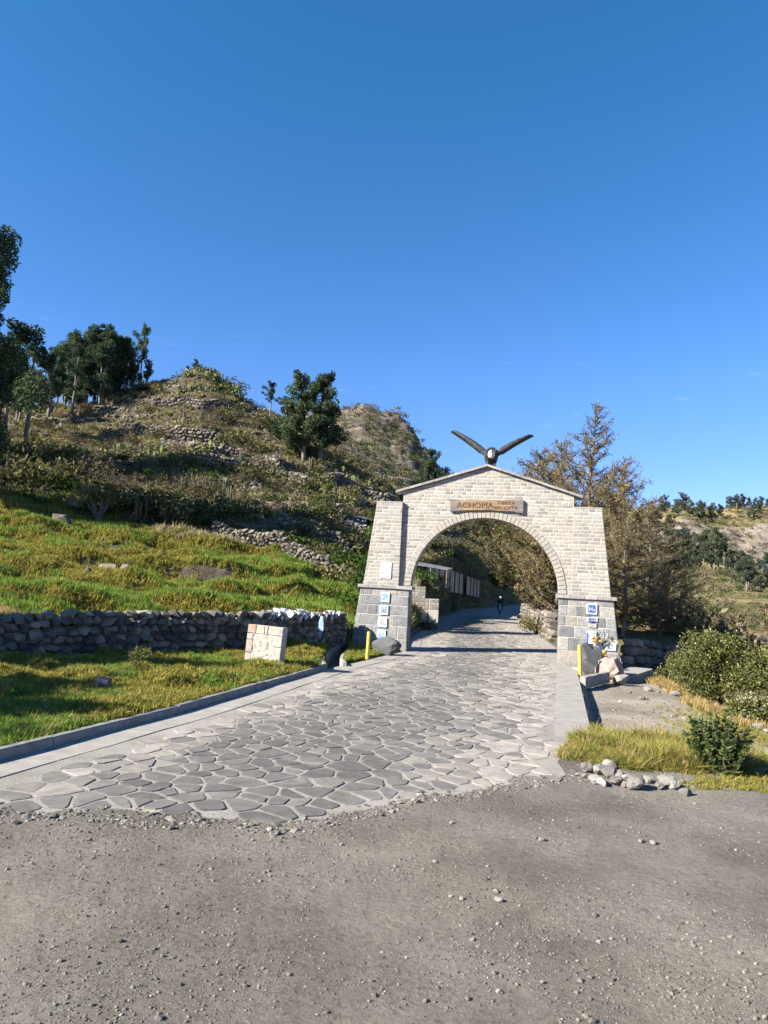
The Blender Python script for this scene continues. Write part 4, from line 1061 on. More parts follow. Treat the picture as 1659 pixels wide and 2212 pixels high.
# ================================================================ BOULDERS, POSTS, SMALL THINGS
def boulder(name, px, py, Y, wd, ht, dp, seed, mat, label, cat='boulder', rot=0, blocky=.25, cuts=7, sink=.12, group=None, tilt=0, sub=4):
    p = at(px, py, Y); zg = Hs(p[0], p[1])
    me = rock_mesh(name, seed, sub, blocky, .22, mat, cuts, False)
    zs = [v.co.z for v in me.vertices]; xs = [v.co.x for v in me.vertices]; ys = [v.co.y for v in me.vertices]
    me.transform(Matrix.Translation((-(min(xs)+max(xs))/2, -(min(ys)+max(ys))/2, -min(zs))))
    me.transform(Matrix.Diagonal((1/(max(xs)-min(xs)), 1/(max(ys)-min(ys)), 1/(max(zs)-min(zs)), 1)))
    o = obj(name, me, None, (p[0], p[1], zg-ht*sink), (0, tilt, rot), (wd, dp, ht*(1+sink)))
    return tag(o, label, cat, group)
boulder('boulder', 828, 1408, 25.6, 1.05, .62, .6, 11, MT['darkrock'], 'dark grey boulder leaning against the foot of the left pillar', rot=R(-12), tilt=R(14))
boulder('boulder', 1277, 1452, 24.4, .80, 1.12, .75, 23, MT['darkrock'], 'tall pointed dark boulder at the foot of the right pillar', rot=R(20), cuts=9)
boulder('boulder', 1317, 1478, 23.3, .98, .80, .85, 47, MT['pink'], 'large pink boulder in front of the right pillar', rot=R(10), cuts=7, blocky=.1)
boulder('stone', 1343, 1488, 22.6, .52, .34, .4, 41, MT['palestone'], 'flat grey stone lying just right of the pink boulder', 'stone')
boulder('boulder', 236, 1192, 35, 1.15, .55, .8, 51, MT['rubble'], 'flat grey boulder lying in the middle of the green field', rot=R(10), tilt=R(12))
boulder('boulder', 276, 1185, 36, .62, .6, .5, 52, MT['rubble'], 'brownish boulder just right of the flat grey one in the field')
boulder('boulder', 130, 1140, 43, 1.2, .8, .8, 53, MT['rubble'], 'grey boulder at the upper left of the green field below the cactus tree')
boulder('boulder', 190, 1205, 33, .45, .35, .4, 54, MT['rubble'], 'small dark stone left of and below the flat boulder in the field')
boulder('boulder', 160, 1085, 49, 1.2, .7, .8, 56, MT['rubble'], 'grey boulder at the field top beside the cactus tree')
boulder('boulder', 225, 1474, 14.2, .34, .27, .25, 57, MT['darkrock'], 'grey stone lying on the shaded verge in front of the long wall', rot=1)
boulder('stone', 197, 1478, 14.3, .22, .12, .2, 58, MT['darkrock'], 'small dark stone left of the grey stone on the verge', 'stone')
boulder('stone', 206, 1455, 15.2, .22, .14, .2, 59, MT['darkrock'], 'dark stone half hidden in grass behind the grey verge stone', 'stone')
for k, (px, py, s_) in enumerate(((1400, 1494, .28), (1422, 1498, .16), (1435, 1490, .14), (1460, 1500, .34), (1482, 1505, .2), (1388, 1512, .2), (1396, 1512, .16), (1520, 1512, .12), (1573, 1545, .28), (1545, 1515, .16), (1360, 1500, .12), (1613, 1550, .3), (1640, 1562, .35), (1655, 1570, .2), (1560, 1530, .3), (1490, 1490, .18), (1340, 1520, .1), (1505, 1560, .1), (1450, 1550, .09), (1590, 1600, .1))):
    p = gr(px, py, -.3); boulder('stone', px, py, float(p[1]), s_, s_*.5, s_*.7, 600+k, MT['palestone'], 'pale loose stone lying on the dirt lot right of the road', 'stone', group='loose stones on the dirt lot', rot=k*1.3, sub=2, sink=.2)
for k, (px, py, s_, Y) in enumerate(((1490, 1480, .3, 0), (1507, 1478, .34, 0), (1523, 1487, .42, 0), (1541, 1478, .35, 0), (1556, 1490, .5, 0), (1572, 1486, .3, 0), (1548, 1497, .45, 0), (1530, 1474, .26, 0), (1566, 1500, .4, 0))):
    p = gr(px, py, -.5); boulder('stone', px, py, float(p[1]), s_, s_*.55, s_*.7, 640+k, MT['palestone'], 'grey stone in the small heap at the foot of the flowering bush', 'stone', group='stones heaped by the flowering bush', rot=k*1.7, sub=2)
isl = [(1270, 1667, .27), (1296, 1672, .30), (1283, 1690, .22), (1317, 1680, .32), (1340, 1684, .26), (1300, 1695, .2), (1330, 1694, .24), (1372, 1702, .34), (1316, 1660, .24), (1356, 1690, .26), (1400, 1690, .2), (1440, 1698, .3), (1456, 1702, .22), (1424, 1703, .18), (1265, 1680, .14), (1480, 1715, .2), (1349, 1698, .16)]
for k, (px, py, s_) in enumerate(isl):
    p = gr(px, py, .0); boulder('stone', px, py+5, float(p[1]), s_*.85, s_*.5, s_*.7, 660+k, MT['edgestone'], 'whitish stone in the row edging the grass mound beside the road mouth', 'stone', group='whitish stones edging the grass mound', rot=k*1.1, sub=3, sink=.1)
def post(px, py, pytop, zg, label, lean):
    p = gr(px, py, zg); Y = p[1]; ht = (py-pytop)/FPX*Y
    z = Hs(p[0], p[1])
    t = empty('yellow_post', (p[0], p[1], zg), (0, lean, 0), label, 'post')
    b = MB(); b.tube([(0, 0, -.1), (0.004, 0, ht*.5), (0, 0, ht-.015), (0, 0, ht)], [.062, .06, .06, .052], 14); b.build('shaft', MT['yellow'], t, False)
    b = MB(); b.tube([(0, 0, ht+.001), (0, 0, ht+.006)], [.05, .045], 14); b.build('end_cap', MT['concrete'], t)
post(793, 1421, 1366, .07, 'yellow post on the small grass patch before the left pillar', R(1.3))
post(1253, 1457, 1395, -.02, 'yellow post beside the dark boulder before the right pillar', R(-2.5))
# concrete pieces near right pillar
def beam(name, p0, p1, wd, ht, label, tilt=0, mat='concrete'):
    a = Vector(p0); c = Vector(p1); L = (c-a).length; ang = math.atan2(c.y-a.y, c.x-a.x)
    t = empty(name, a, (tilt, 0, ang), label, 'concrete block')
    b = MB(); n_ = 8
    for k in range(n_):
        pass
    vs = []; 
    for k in range(n_+1):
        x = L*k/n_; j = lambda: random.uniform(-.012, .012)
        vs += [(x+j(), -wd/2+j(), -.12), (x+j(), wd/2+j(), -.12), (x+j(), wd/2+j(), ht+j()), (x+j(), -wd/2+j(), ht+j())]
    fs = []
    for k in range(n_):
        for q in range(4): fs.append((4*k+q, 4*k+(q+1) % 4, 4*k+4+(q+1) % 4, 4*k+4+q))
    fs += [(3, 2, 1, 0), (4*n_, 4*n_+1, 4*n_+2, 4*n_+3)]
    b.add(vs, [tuple(reversed(q)) for q in fs]); b.build('concrete_body', MT[mat], t)
    b = MB(); b.box(.1, .14, -wd/2-.004, -wd/2+.01, .02, ht*.6, .3); b.build('crack_edge', MT['concrete_d'], t)
def on(px, py, z=-.28): 
    p = gr(px, py, z); return (float(p[0]), float(p[1]), Hs(float(p[0]), float(p[1])))
a_ = on(1258, 1494); c_ = on(1311, 1480); beam('kerb_chunk', a_, (c_[0], c_[1], a_[2]), .16, .22, 'broken concrete kerb piece lying in front of the pink boulder')
a_ = on(1352, 1472); c_ = on(1388, 1460); beam('concrete_step', a_, (c_[0], c_[1]+.1, a_[2]), .75, .26, 'square concrete slab step right of the pink boulder', mat='concrete')
# small yellow painted marker behind the pink boulder
p = at(1305, 1440, 24.9); t = empty('yellow_marker', (p[0], p[1], Hs(p[0], p[1])), (0, R(-4), 0), 'bright yellow painted stone figure between the two boulders', 'marker')
o = obj('base', rock_mesh('marker_base', 71, 2, .6, .1, MT['yellow'], 1), t, (0, 0, .25), (0, 0, .3), (.34, .3, .62))
o = obj('middle', rock_mesh('marker_middle', 72, 2, .5, .1, MT['yellow'], 1), t, (.04, 0, .60), (0, 0, .9), (.34, .3, .26))
o = obj('top', rock_mesh('marker_top', 73, 2, .5, .1, MT['yellow'], 1), t, (-.02, 0, .79), (0, 0, .2), (.27, .25, .22))
# offering of flowers on the dark boulder
p = A2W(4.08, -.20, .55)
off = empty('flower_offering', p, (0, 0, PHI), 'tied bouquet of yellow and orange flowers in clear wrap against the right pillar', 'bouquet')
MT['wrap'] = simple('crinkled_clear_wrap', (.42, .34, .30), (.62, .52, .48), 12, .35, .5, .02)
b = MB()
for k in range(10):
    a = tau*k/10; b.add([(0, 0, 0), (.17*cos(a), .08*sin(a)-.02, .42+.05*math.sin(k*2.4)), (.17*cos(a+.63), .08*sin(a+.63)-.02, .42+.05*math.sin(k*2.4+2.4))], [(0, 1, 2)])
b.build('wrapping', MT['wrap'], off)
cols = {'yellow': MT['yellow'], 'orange': simple('orange_petal', (.55, .22, .05), (.65, .3, .08), 20, .7, 0), 'green': simple('dark_green_leaf', (.02, .05, .02), (.04, .08, .03), 20, .7, 0), 'blush': MT['pink']}
b0 = {k: MB() for k in cols}
for k in range(26):
    c = random.choice(['yellow', 'yellow', 'orange', 'blush', 'green']); cx, cz2 = random.gauss(0, .10), .38+random.gauss(.06, .09)
    for q in range(7):
        a = tau*q/7+k; r = .034; b0[c].add([(cx, -.11, cz2), (cx+r*cos(a), -.10-random.uniform(0, .03), cz2+r*sin(a)), (cx+r*1.1*cos(a+.5), -.09, cz2+r*1.1*sin(a+.5)), (cx+r*cos(a+.9), -.10, cz2+r*sin(a+.9))], [(0, 1, 2, 3)])
for c in cols: b0[c].build('petals' if c != 'green' else 'leaves', cols[c], off)
p = A2W(4.42, -.10, 1.0)
off = empty('flower_wreath', p, (0, 0, PHI), 'dark green wreath with white flowers hung right of the bouquet', 'wreath')
b1, b2 = MB(), MB()
for k in range(60):
    cx, cz2 = random.gauss(0, .06), random.uniform(-.3, .18); a = random.uniform(0, tau); r = random.uniform(.03, .06)
    bb_ = b2 if k % 5 == 0 else b1
    bb_.add([(cx, -.03, cz2), (cx+r*cos(a), -.05, cz2+r*sin(a)), (cx+r*1.3*cos(a+.4), -.04, cz2+r*1.3*sin(a+.4)), (cx+r*cos(a+.8), -.03, cz2+r*sin(a+.8))], [(0, 1, 2, 3)])
b1.build('leaves', cols['green'], off); b2.build('petals', MT['white'], off)
t = plate('painted_tile', 3.93, .98, .34, .46, -.05, MT['paleblue'], 'pale blue tile mostly hidden behind the yellow bouquet', 'tile')
b = MB(); b.box(-.165, -.10, -.002, 0, -.22, .15); b.build('violet_band', MT['navy'], t).location = (0, -.0145, 0)

# plastic sheets on the wall top
PB = []
for k in range(4):
    nn = 9; V = []; rr = np.random.default_rng(50+k)
    for j in range(nn):
        for i in range(nn):
            x, y = i/(nn-1)-.5, j/(nn-1)-.5
            V.append((x*(1+.3*rr.random())*.6, y*.55+.1*rr.random(), .22*rr.random()-.55*max(0, -y+.12*math.sin(x*9+k)-.12)*(.3+rr.random()*1.2)))
    F = [(j*nn+i, j*nn+i+1, (j+1)*nn+i+1, (j+1)*nn+i) for j in range(nn-1) for i in range(nn-1)]
    PB.append(mesh_np('plastic_sheet', V, F, MT['plastic']))
wxs = [p[0] for p in wallpts]
bag_desc = ['white plastic rag hanging furthest left on the long wall', 'big crumpled white plastic sheet draped down the long wall', 'twisted white plastic strips beside the big crumpled sheet', 'pale plastic scrap caught between stones right of the big sheet', 'white plastic bag bunched in the middle of the littered wall top', 'thin white plastic strip hanging below the bunched bag', 'greyish plastic sheet lying on the wall top stones', 'white plastic scrap near the bend of the wall', 'broad white plastic piece spread right of the wall bend', 'small white rag at the right end of the littered wall top']
for k, (px, s_) in enumerate(((601, 1.0), (622, 1.5), (636, 1.3), (653, 1.0), (668, 1.4), (645, .9), (690, 1.), (705, .9), (728, 1.4), (750, .8))):
    # point on the wall line at this column
    best = None
    for d in np.linspace(0, 1, 200):
        i = d*(len(wallpts)-1); a = int(min(i, len(wallpts)-2)); fr = i-a
        x = lerp(wallpts[a][0], wallpts[a+1][0], fr); y = lerp(wallpts[a][1], wallpts[a+1][1], fr)
        e = abs(829.5+FPX*x/y-px)
        if best is None or e < best[0]: best = (e, x, y)
    o = obj('plastic_sheet', PB[k % 4], None, (best[1]+.06, best[2]-.12, wz(best[1], best[2])+1.22), (random.uniform(-.2, .2), random.uniform(-.2, .2), R(40)+random.uniform(-.5, .5)), (s_*.62, s_*.5, s_*.62))
    tag(o, bag_desc[k], 'plastic litter', 'plastic litter on the wall')
MT['blueplastic'] = simple('blue_plastic', (.05, .12, .3), (.4, .5, .65), 9, .5, .1, .01)
p = at(692, 1352, 24.2); b = MB(); b.add([(0, 0, .35), (.08, -.05, .3), (.12, -.1, -.1), (.02, -.1, -.42), (-.05, -.06, -.2), (-.06, -.02, .1)], [(0, 1, 2, 3, 4, 5)]); b.add([(0, .02, .35), (.08, -.03, .3), (.12, -.08, -.1), (.02, -.08, -.42), (-.05, -.04, -.2), (-.06, 0, .1)], [(5, 4, 3, 2, 1, 0)])
o = b.build('plastic_rag', MT['blueplastic']); o.location = p; tag(o, 'blue and white plastic rag hanging down the shaded wall near the channel', 'plastic litter')

# ================================================================ LEAF / TREE GENERATORS
def quads_from(C, A, B):
    """C centres (n,3), A,B half axes -> verts, faces (diamond leaves)"""
    n_ = len(C); V = np.stack([C-A, C+B, C+A, C-B], 1).reshape(-1, 3); F = np.arange(4*n_).reshape(-1, 4); return V, F
def rdir(r, n_):
    v = r.normal(size=(n_, 3)); return v/np.linalg.norm(v, axis=1)[:, None]
def leaf_cloud(name, centers, radii, per, size, ar, mat, seed, droop=.3, squash=(1, 1, .8), shell=.5, tbias=None):
    r = np.random.default_rng(seed); C = []; T = []
    for (c, rad) in zip(centers, radii):
        k = max(3, int(per*rad**1.5)); d = rdir(r, k)*(r.random(k)[:, None]**shell)*rad*np.array(squash)
        C.append(np.array(c)+d); T.append(np.clip(r.normal(.45, .18, k)+.12*r.normal(), 0, 1))
    C = np.concatenate(C); T = np.concatenate(T); n_ = len(C)
    a = rdir(r, n_); a[:, 2] -= droop; a /= np.linalg.norm(a, axis=1)[:, None]
    b = np.cross(a, rdir(r, n_)); b /= np.maximum(np.linalg.norm(b, axis=1), 1e-6)[:, None]
    s = size*r.uniform(.6, 1.4, n_)[:, None]
    V, F = quads_from(C, a*s/2, b*s*ar/2)
    return mesh_np(name, V, F, mat, np.repeat(T, 4))
def gum_tree(seed, ht, spread, nlimb=9, per=200, leaf=.36, mat='euc', clump=.95, low=.25):
    rr = random.Random(seed); mb = MB(); cs_, rs_ = [], []
    nst = rr.choice((1, 2)); 
    for st_ in range(nst):
        x, y = rr.uniform(-.3, .3)*st_*2, rr.uniform(-.3, .3)*st_*2; pts = [Vector((x, y, -.3))]; n_ = 9; lx, ly = rr.uniform(-.05, .05), rr.uniform(-.05, .05)
        h2 = ht*(1 if st_ == 0 else .8)
        for k in range(1, n_+1): pts.append(Vector((x+lx*h2*k/n_+rr.uniform(-.12, .12)*ht*.07, y+ly*h2*k/n_+rr.uniform(-.12, .12)*ht*.07, h2*.93*k/n_)))
        mb.tube(pts, [lerp(.02, .004, k/n_)*ht for k in range(n_+1)], 6)
        for q in range(nlimb):
            t_ = lerp(low, .95, (q+rr.random())/nlimb); i = t_*n_; a = int(min(i, n_-1)); base = pts[a].lerp(pts[a+1], i-a)
            az = rr.uniform(0, tau); L = spread*rr.uniform(.55, 1.1)*(1-.55*t_)*1.3; up_ = rr.uniform(.45, 1.1)
            e = base+Vector((cos(az)*L, sin(az)*L, L*up_)); m_ = base.lerp(e, .5)+Vector((rr.uniform(-.2, .2), rr.uniform(-.2, .2), -.05*L))
            mb.tube([base, m_, e], [.006*ht*(1.1-t_), .004*ht*(1.1-t_), .0015*ht], 5, cap=False)
            for f2 in (.5, .75, 1.):
                c = base.lerp(e, f2)+Vector((rr.gauss(0, .25), rr.gauss(0, .25), rr.gauss(.1, .3)))*clump
                cs_.append(tuple(c)); rs_.append(clump*rr.uniform(.45, 1.05)*(1.05-.4*t_))
        cs_.append(tuple(pts[-1])); rs_.append(clump*.7); cs_.append(tuple(pts[-1]+Vector((0, 0, -clump*.8)))); rs_.append(clump*.8)
    return mb.mesh('trunk', MT['palebark'], True), leaf_cloud('crown', cs_, rs_, per, leaf, .42, MT[mat], seed, .35, (1, 1, 1.1), .45)
def dry_conifer(seed, ht, spread, nlat=60, mat='dry', low=.12, dens=1., up=.55, leaf=.17):
    """straight trunk, many rising side branches with hanging twig sprays"""
    r = np.random.default_rng(seed); rr = random.Random(seed); mb = MB(); tw = MB()
    pts = [Vector((math.sin(k*.9+seed)*ht*.008, math.cos(k*1.1+seed)*ht*.008, ht*k/10-(.3 if k == 0 else 0))) for k in range(11)]
    mb.tube(pts, [lerp(.017, .002, k/10)*ht for k in range(11)], 7)
    C, A, B, T = [], [], [], []
    for q in range(nlat):
        t_ = lerp(low, .985, ((q+rr.random())/nlat)**.9); i = t_*10; a = int(min(i, 9)); base = pts[a].lerp(pts[a+1], i-a)
        az = rr.uniform(0, tau); prof = (1-t_)**.75*(.6+.4*math.sin(min(1, t_/.35)*pi/2)); L = spread*prof*rr.uniform(.55, 1.2)+.25
        d = Vector((cos(az), sin(az), up*rr.uniform(.3, 1.3))).normalized()
        n_ = 6; bp = [base]
        for k in range(n_):
            d = (d+Vector((rr.uniform(-.15, .15), rr.uniform(-.15, .15), rr.uniform(-.02, .18)))).normalized(); bp.append(bp[-1]+d*L/n_)
        mb.tube(bp, [lerp(.006, .0012, k/n_)*ht*(1.1-t_*.6) for k in range(n_+1)], 4, cap=False)
        ns = int(max(4, L*7*dens))
        for k in range(ns):
            f2 = lerp(.15, 1.0, (k+rr.random())/ns); j = min(n_-1, int(f2*n_)); c0 = bp[j].lerp(bp[j+1], f2*n_-j)
            sd = Vector((rr.gauss(0, 1), rr.gauss(0, 1), rr.gauss(.15, .5))).normalized(); l2 = rr.uniform(.25, .8)*(.5+.5*(1-f2))*min(1.4, .35+L*.3)
            c1 = c0+sd*l2+d*l2*.4
            tw.tube([c0, c1], [.012, .004], 3, cap=False)
            m_ = int(max(4, 33*l2*dens))
            tt = r.random(m_)[:, None]; cc = np.array(c0)*(1-tt)+np.array(c1)*tt+r.normal(size=(m_, 3))*.075
            dd = np.array((c1-c0).normalized())*.9+rdir(r, m_)*.7; dd /= np.linalg.norm(dd, axis=1)[:, None]
            bb_ = np.cross(dd, rdir(r, m_)); bb_ /= np.maximum(np.linalg.norm(bb_, axis=1), 1e-6)[:, None]
            s = leaf*r.uniform(.6, 1.5, m_)[:, None]
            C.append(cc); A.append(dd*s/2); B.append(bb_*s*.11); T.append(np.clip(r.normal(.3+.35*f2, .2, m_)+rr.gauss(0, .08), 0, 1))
    C, A, B, T = map(np.concatenate, (C, A, B, T)); V, F = quads_from(C, A, B)
    k0 = len(mb.v); mb.v += tw.v; mb.t += tw.t; mb.f += [tuple(i+k0 for i in q) for q in tw.f]
    return mb.mesh('trunk', MT['bark']), mesh_np('crown', V, F, MT[mat], np.repeat(T, 4))
def place_tree(name, meshes, loc, rz, s, label, cat='tree', group=None, sx=None):
    t = empty(name, loc, (0, 0, rz), label, cat, group); t.scale = (s*(sx or 1), s*(sx or 1), s)
    obj('trunk', meshes[0], t); obj('crown', meshes[1], t); return t

gums = [gum_tree(900+i, 13, 2.6, 10+i % 3, 260, .34, clump=1.0, low=[.2, .3, .12, .45][i % 4]) for i in range(5)]
near_gum = gum_tree(940, 13, 2.4, 22, 1500, .17, clump=1.0, low=.1)
dense2 = gum_tree(951, 13, 2.1, 24, 420, .3, clump=.95, low=.08)
dense = gum_tree(950, 13, 3.1, 20, 420, .34, clump=1.15, low=.05)
def T(px, pybase, pytop, Y, k, label, s_x=1., rz=0, name='eucalyptus_tree', group=None, m=None):
    p = at(px, pybase, Y); zg = Hs(p[0], p[1]); ztop = at(px, pytop, Y)[2]
    return place_tree(name, m or gums[k], (p[0], p[1], zg-.2), rz, max(.15, (ztop-zg)/13.2), label, 'tree', group, s_x)
G = 'eucalyptus trees on the left ridge'
T(-110, 1000, 415, 44, 0, 'tall eucalyptus cut by the left frame edge, reaching highest of all', .95, 2., m=near_gum)
T(-100, 960, 560, 60, 2, 'eucalyptus low behind the tallest one at the left frame edge', 1.2, 1., m=near_gum)
T(10, 940, 700, 80, 1, 'eucalyptus just right of the tallest tree at the left frame edge', 1.0, .5)
T(62, 915, 690, 66, 3, 'open eucalyptus with a long bare leaning trunk, left of the dense grove', 1.05, 2.)
T(35, 905, 745, 90, 4, 'dark low eucalyptus filling the gap left of the bare trunked one', 1.1, 1., group=G)
T(105, 900, 745, 95, 2, 'short dark eucalyptus right of the bare trunked one', 1.1, 3., group=G)
T(140, 890, 725, 108, 4, 'slim eucalyptus at the left side of the dense grove', 1.0, 4., group=G)
T(170, 885, 712, 104, 1, 'broad eucalyptus in the left half of the dense grove', 1.15, 5., group=G, m=dense)
T(200, 880, 702, 106, 0, 'highest broad eucalyptus in the middle of the dense grove', 1.1, .3, group=G, m=dense)
T(232, 870, 705, 108, 2, 'full eucalyptus right of the grove middle', 1.1, 1.3, group=G, m=dense)
T(258, 860, 740, 111, 3, 'rounded lower eucalyptus at the right of the grove', 1.1, 2.3, group=G)
T(272, 850, 730, 112, 4, 'thin eucalyptus at the right edge of the dense grove', .8, 2.9, group=G)
T(300, 842, 698, 112, 3, 'lone slender eucalyptus standing apart at the right end of the grove', .75, 3.6)
T(313, 838, 770, 113, 1, 'small eucalyptus at the foot of the lone slender one', .8, 4.3)
T(288, 850, 765, 110, 2, 'short eucalyptus left of the lone slender one', .9, .8, group=G)
T(85, 900, 770, 100, 0, 'short eucalyptus between the bare trunked one and the grove', 1.1, 2.5, group=G)
T(122, 892, 740, 112, 3, 'thin leaning eucalyptus at the front left of the grove', 1.0, .9, group=G)
T(155, 886, 735, 98, 0, 'lower eucalyptus in front of the grove, left of its middle', 1.0, 1.9, group=G)
T(215, 872, 730, 100, 4, 'lower eucalyptus in front of the grove, right of its middle', 1.0, 2.2, group=G)
T(245, 862, 715, 114, 1, 'upright eucalyptus behind the grove right half', .9, 5.2, group=G)
T(185, 884, 705, 114, 4, 'slim high eucalyptus behind the grove middle', .9, 4.7, group=G)
T(655, 1010, 795, 88, 0, 'big dense dark eucalyptus standing alone on the middle slope', 1.3, .4, m=dense2)
T(690, 1000, 800, 89, 1, 'fuller right half tree of the big dark eucalyptus clump', 1.3, 2.2, m=dense2)
T(622, 960, 850, 92, 2, 'lighter eucalyptus leaning left of the big dark clump', 1.5, 1.2)
T(582, 915, 822, 103, 3, 'small upright eucalyptus on the saddle left of the big dark clump', 1.3, 3.)
T(935, 1045, 960, 108, 1, 'small eucalyptus between the rocky ridge and the arch gable', .85, 1.)
T(728, 890, 858, 168, 3, 'tiny tree on the far skyline right of the big dark clump', 1.2, 1.)
T(423, 803, 788, 112, 2, 'tiny bush like tree on the pointed hilltop', 1.6, 1.)
# trees right of the arch
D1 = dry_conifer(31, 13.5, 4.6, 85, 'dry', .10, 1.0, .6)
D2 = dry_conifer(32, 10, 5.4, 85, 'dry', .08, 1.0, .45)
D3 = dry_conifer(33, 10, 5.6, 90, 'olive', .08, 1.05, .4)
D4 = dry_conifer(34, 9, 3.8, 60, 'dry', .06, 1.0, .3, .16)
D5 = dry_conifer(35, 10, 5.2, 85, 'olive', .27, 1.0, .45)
def DT(px, pytop, Y, m, hm, label, sx=1., rz=0, name='dry_conifer', group=None, zadj=0):
    p = at(px, 1290, Y); zg = Hs(p[0], p[1]); s_ = (at(px, pytop, Y)[2]-zg)/hm
    return place_tree(name, m, (p[0], p[1], zg-.2), rz, s_, label, 'tree', group, sx)
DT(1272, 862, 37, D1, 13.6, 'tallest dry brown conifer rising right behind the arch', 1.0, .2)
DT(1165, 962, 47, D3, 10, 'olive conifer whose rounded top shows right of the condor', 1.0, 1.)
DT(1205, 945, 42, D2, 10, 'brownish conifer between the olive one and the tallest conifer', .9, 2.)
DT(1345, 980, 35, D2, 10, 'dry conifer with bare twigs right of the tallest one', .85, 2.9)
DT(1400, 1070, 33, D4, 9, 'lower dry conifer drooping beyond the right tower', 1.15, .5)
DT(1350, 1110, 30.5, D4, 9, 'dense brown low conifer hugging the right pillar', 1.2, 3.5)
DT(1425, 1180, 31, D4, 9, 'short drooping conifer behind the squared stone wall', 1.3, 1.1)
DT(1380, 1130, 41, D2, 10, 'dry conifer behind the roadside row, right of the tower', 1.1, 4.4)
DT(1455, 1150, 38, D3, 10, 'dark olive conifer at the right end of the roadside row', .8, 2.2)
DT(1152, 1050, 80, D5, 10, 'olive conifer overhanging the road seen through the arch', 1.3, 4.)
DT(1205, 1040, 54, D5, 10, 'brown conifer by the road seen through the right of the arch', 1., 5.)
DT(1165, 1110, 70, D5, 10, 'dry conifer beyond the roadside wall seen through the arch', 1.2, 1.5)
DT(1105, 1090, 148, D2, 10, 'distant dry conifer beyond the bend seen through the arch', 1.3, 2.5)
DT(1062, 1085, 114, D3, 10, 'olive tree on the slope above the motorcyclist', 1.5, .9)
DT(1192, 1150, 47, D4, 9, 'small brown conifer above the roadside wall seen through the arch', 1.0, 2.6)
# roadside hidden tree behind the left pillar whose shade crosses the road
p = (.15, 38.6); place_tree('round_roadside_tree', gum_tree(77, 5.5, 1.0, 12, 500, .2, 'greenshrub', .75, .15), (p[0], p[1], Hs(*p)-.1), 0, 1., 'bushy green roadside tree standing right behind the left pillar', 'tree')

place_tree('eucalyptus_tree', gum_tree(78, 6.2, 2.4, 30, 900, .2, 'euc', 1.0, .4), (-16.6, 13.3, .2), 0, 1., 'eucalyptus left of the view whose shade lies along the foot of the long wall', 'tree')
place_tree('eucalyptus_tree', gum_tree(79, 5.8, 2.0, 22, 800, .2, 'euc', 1.0, .35), (-14.6, 8.4, 0), 0, 1., 'smaller eucalyptus left of the view shading the near end of the verge', 'tree')
# ---------------------------------------------------------------- shrubs
def shrub_mesh(seed, mat, n_=420, leaf=.11, ar=.5, lobes=7, twig=True, flat=.75, droop=-.3):
    rr = random.Random(seed); cs_ = [(rr.gauss(0, .28), rr.gauss(0, .28), rr.uniform(.2, .62)*flat+.05) for _ in range(lobes)]
    rs_ = [rr.uniform(.22, .42) for _ in range(lobes)]
    per = n_/lobes/(.32**1.5)
    return leaf_cloud('shrub', cs_, rs_, per, leaf, ar, MT[mat], seed, droop, (1, 1, flat), .4)
SH = {'olive': [shrub_mesh(400+i, 'shrub') for i in range(4)], 'brown': [shrub_mesh(420+i, 'brownshrub', 520, .13, .16) for i in range(4)],
      'green': [shrub_mesh(440+i, 'greenshrub') for i in range(3)]}
def sample(n_, s0, s1, Y0, Y1, cond=None, seed=0, pw=1.):
    r = np.random.default_rng(seed); out = np.zeros((0, 3))
    while len(out) < n_:
        s = r.uniform(s0, s1, n_*3); Y = Y0*(Y1/Y0)**(r.random(n_*3)**pw); X = s*Y
        ok = np.ones(len(s), bool) if cond is None else cond(X, Y, s, r)
        X, Y = X[ok], Y[ok]
        out = np.concatenate([out, np.stack([X, Y, H(X, Y)], -1)])
        if ok.sum() == 0: break
    return out[:n_]
def hillc(X, Y, s, r):
    return (X < Lk(Y)-1.) & (Y > np.interp(s, FS, FY)+1.5) & (r.random(len(X)) < .25+1.6*(fbm(X*.09, Y*.09, 3, 130)+.25))
zones = [('olive', 110, (-.56, .13, 52, 110), 'rounded olive shrub on the terraced slope of the hill', 'olive shrubs on the terraces', 1.9),
         ('brown', 90, (-.50, .14, 54, 105), 'twiggy brown shrub among dry grass on the hillside terraces', 'brown shrubs on the terraces', 1.6),
         ('green', 36, (-.40, .12, 48, 80), 'dark green leafy shrub on the lower hillside', 'green shrubs on the lower hillside', 1.3)]
for k, (kd, n_, (s0, s1, Y0, Y1), lb, gp, sc_) in enumerate(zones):
    for i, p in enumerate(sample(n_, s0, s1, Y0, Y1, hillc, 500+k)):
        s_ = sc_*random.uniform(.7, 1.5)
        o = obj('shrub', random.choice(SH[kd]), None, (p[0], p[1], p[2]-.1), (0, 0, random.uniform(0, tau)), (s_*1.2, s_*1.2, s_)); tag(o, lb, 'shrub', gp)
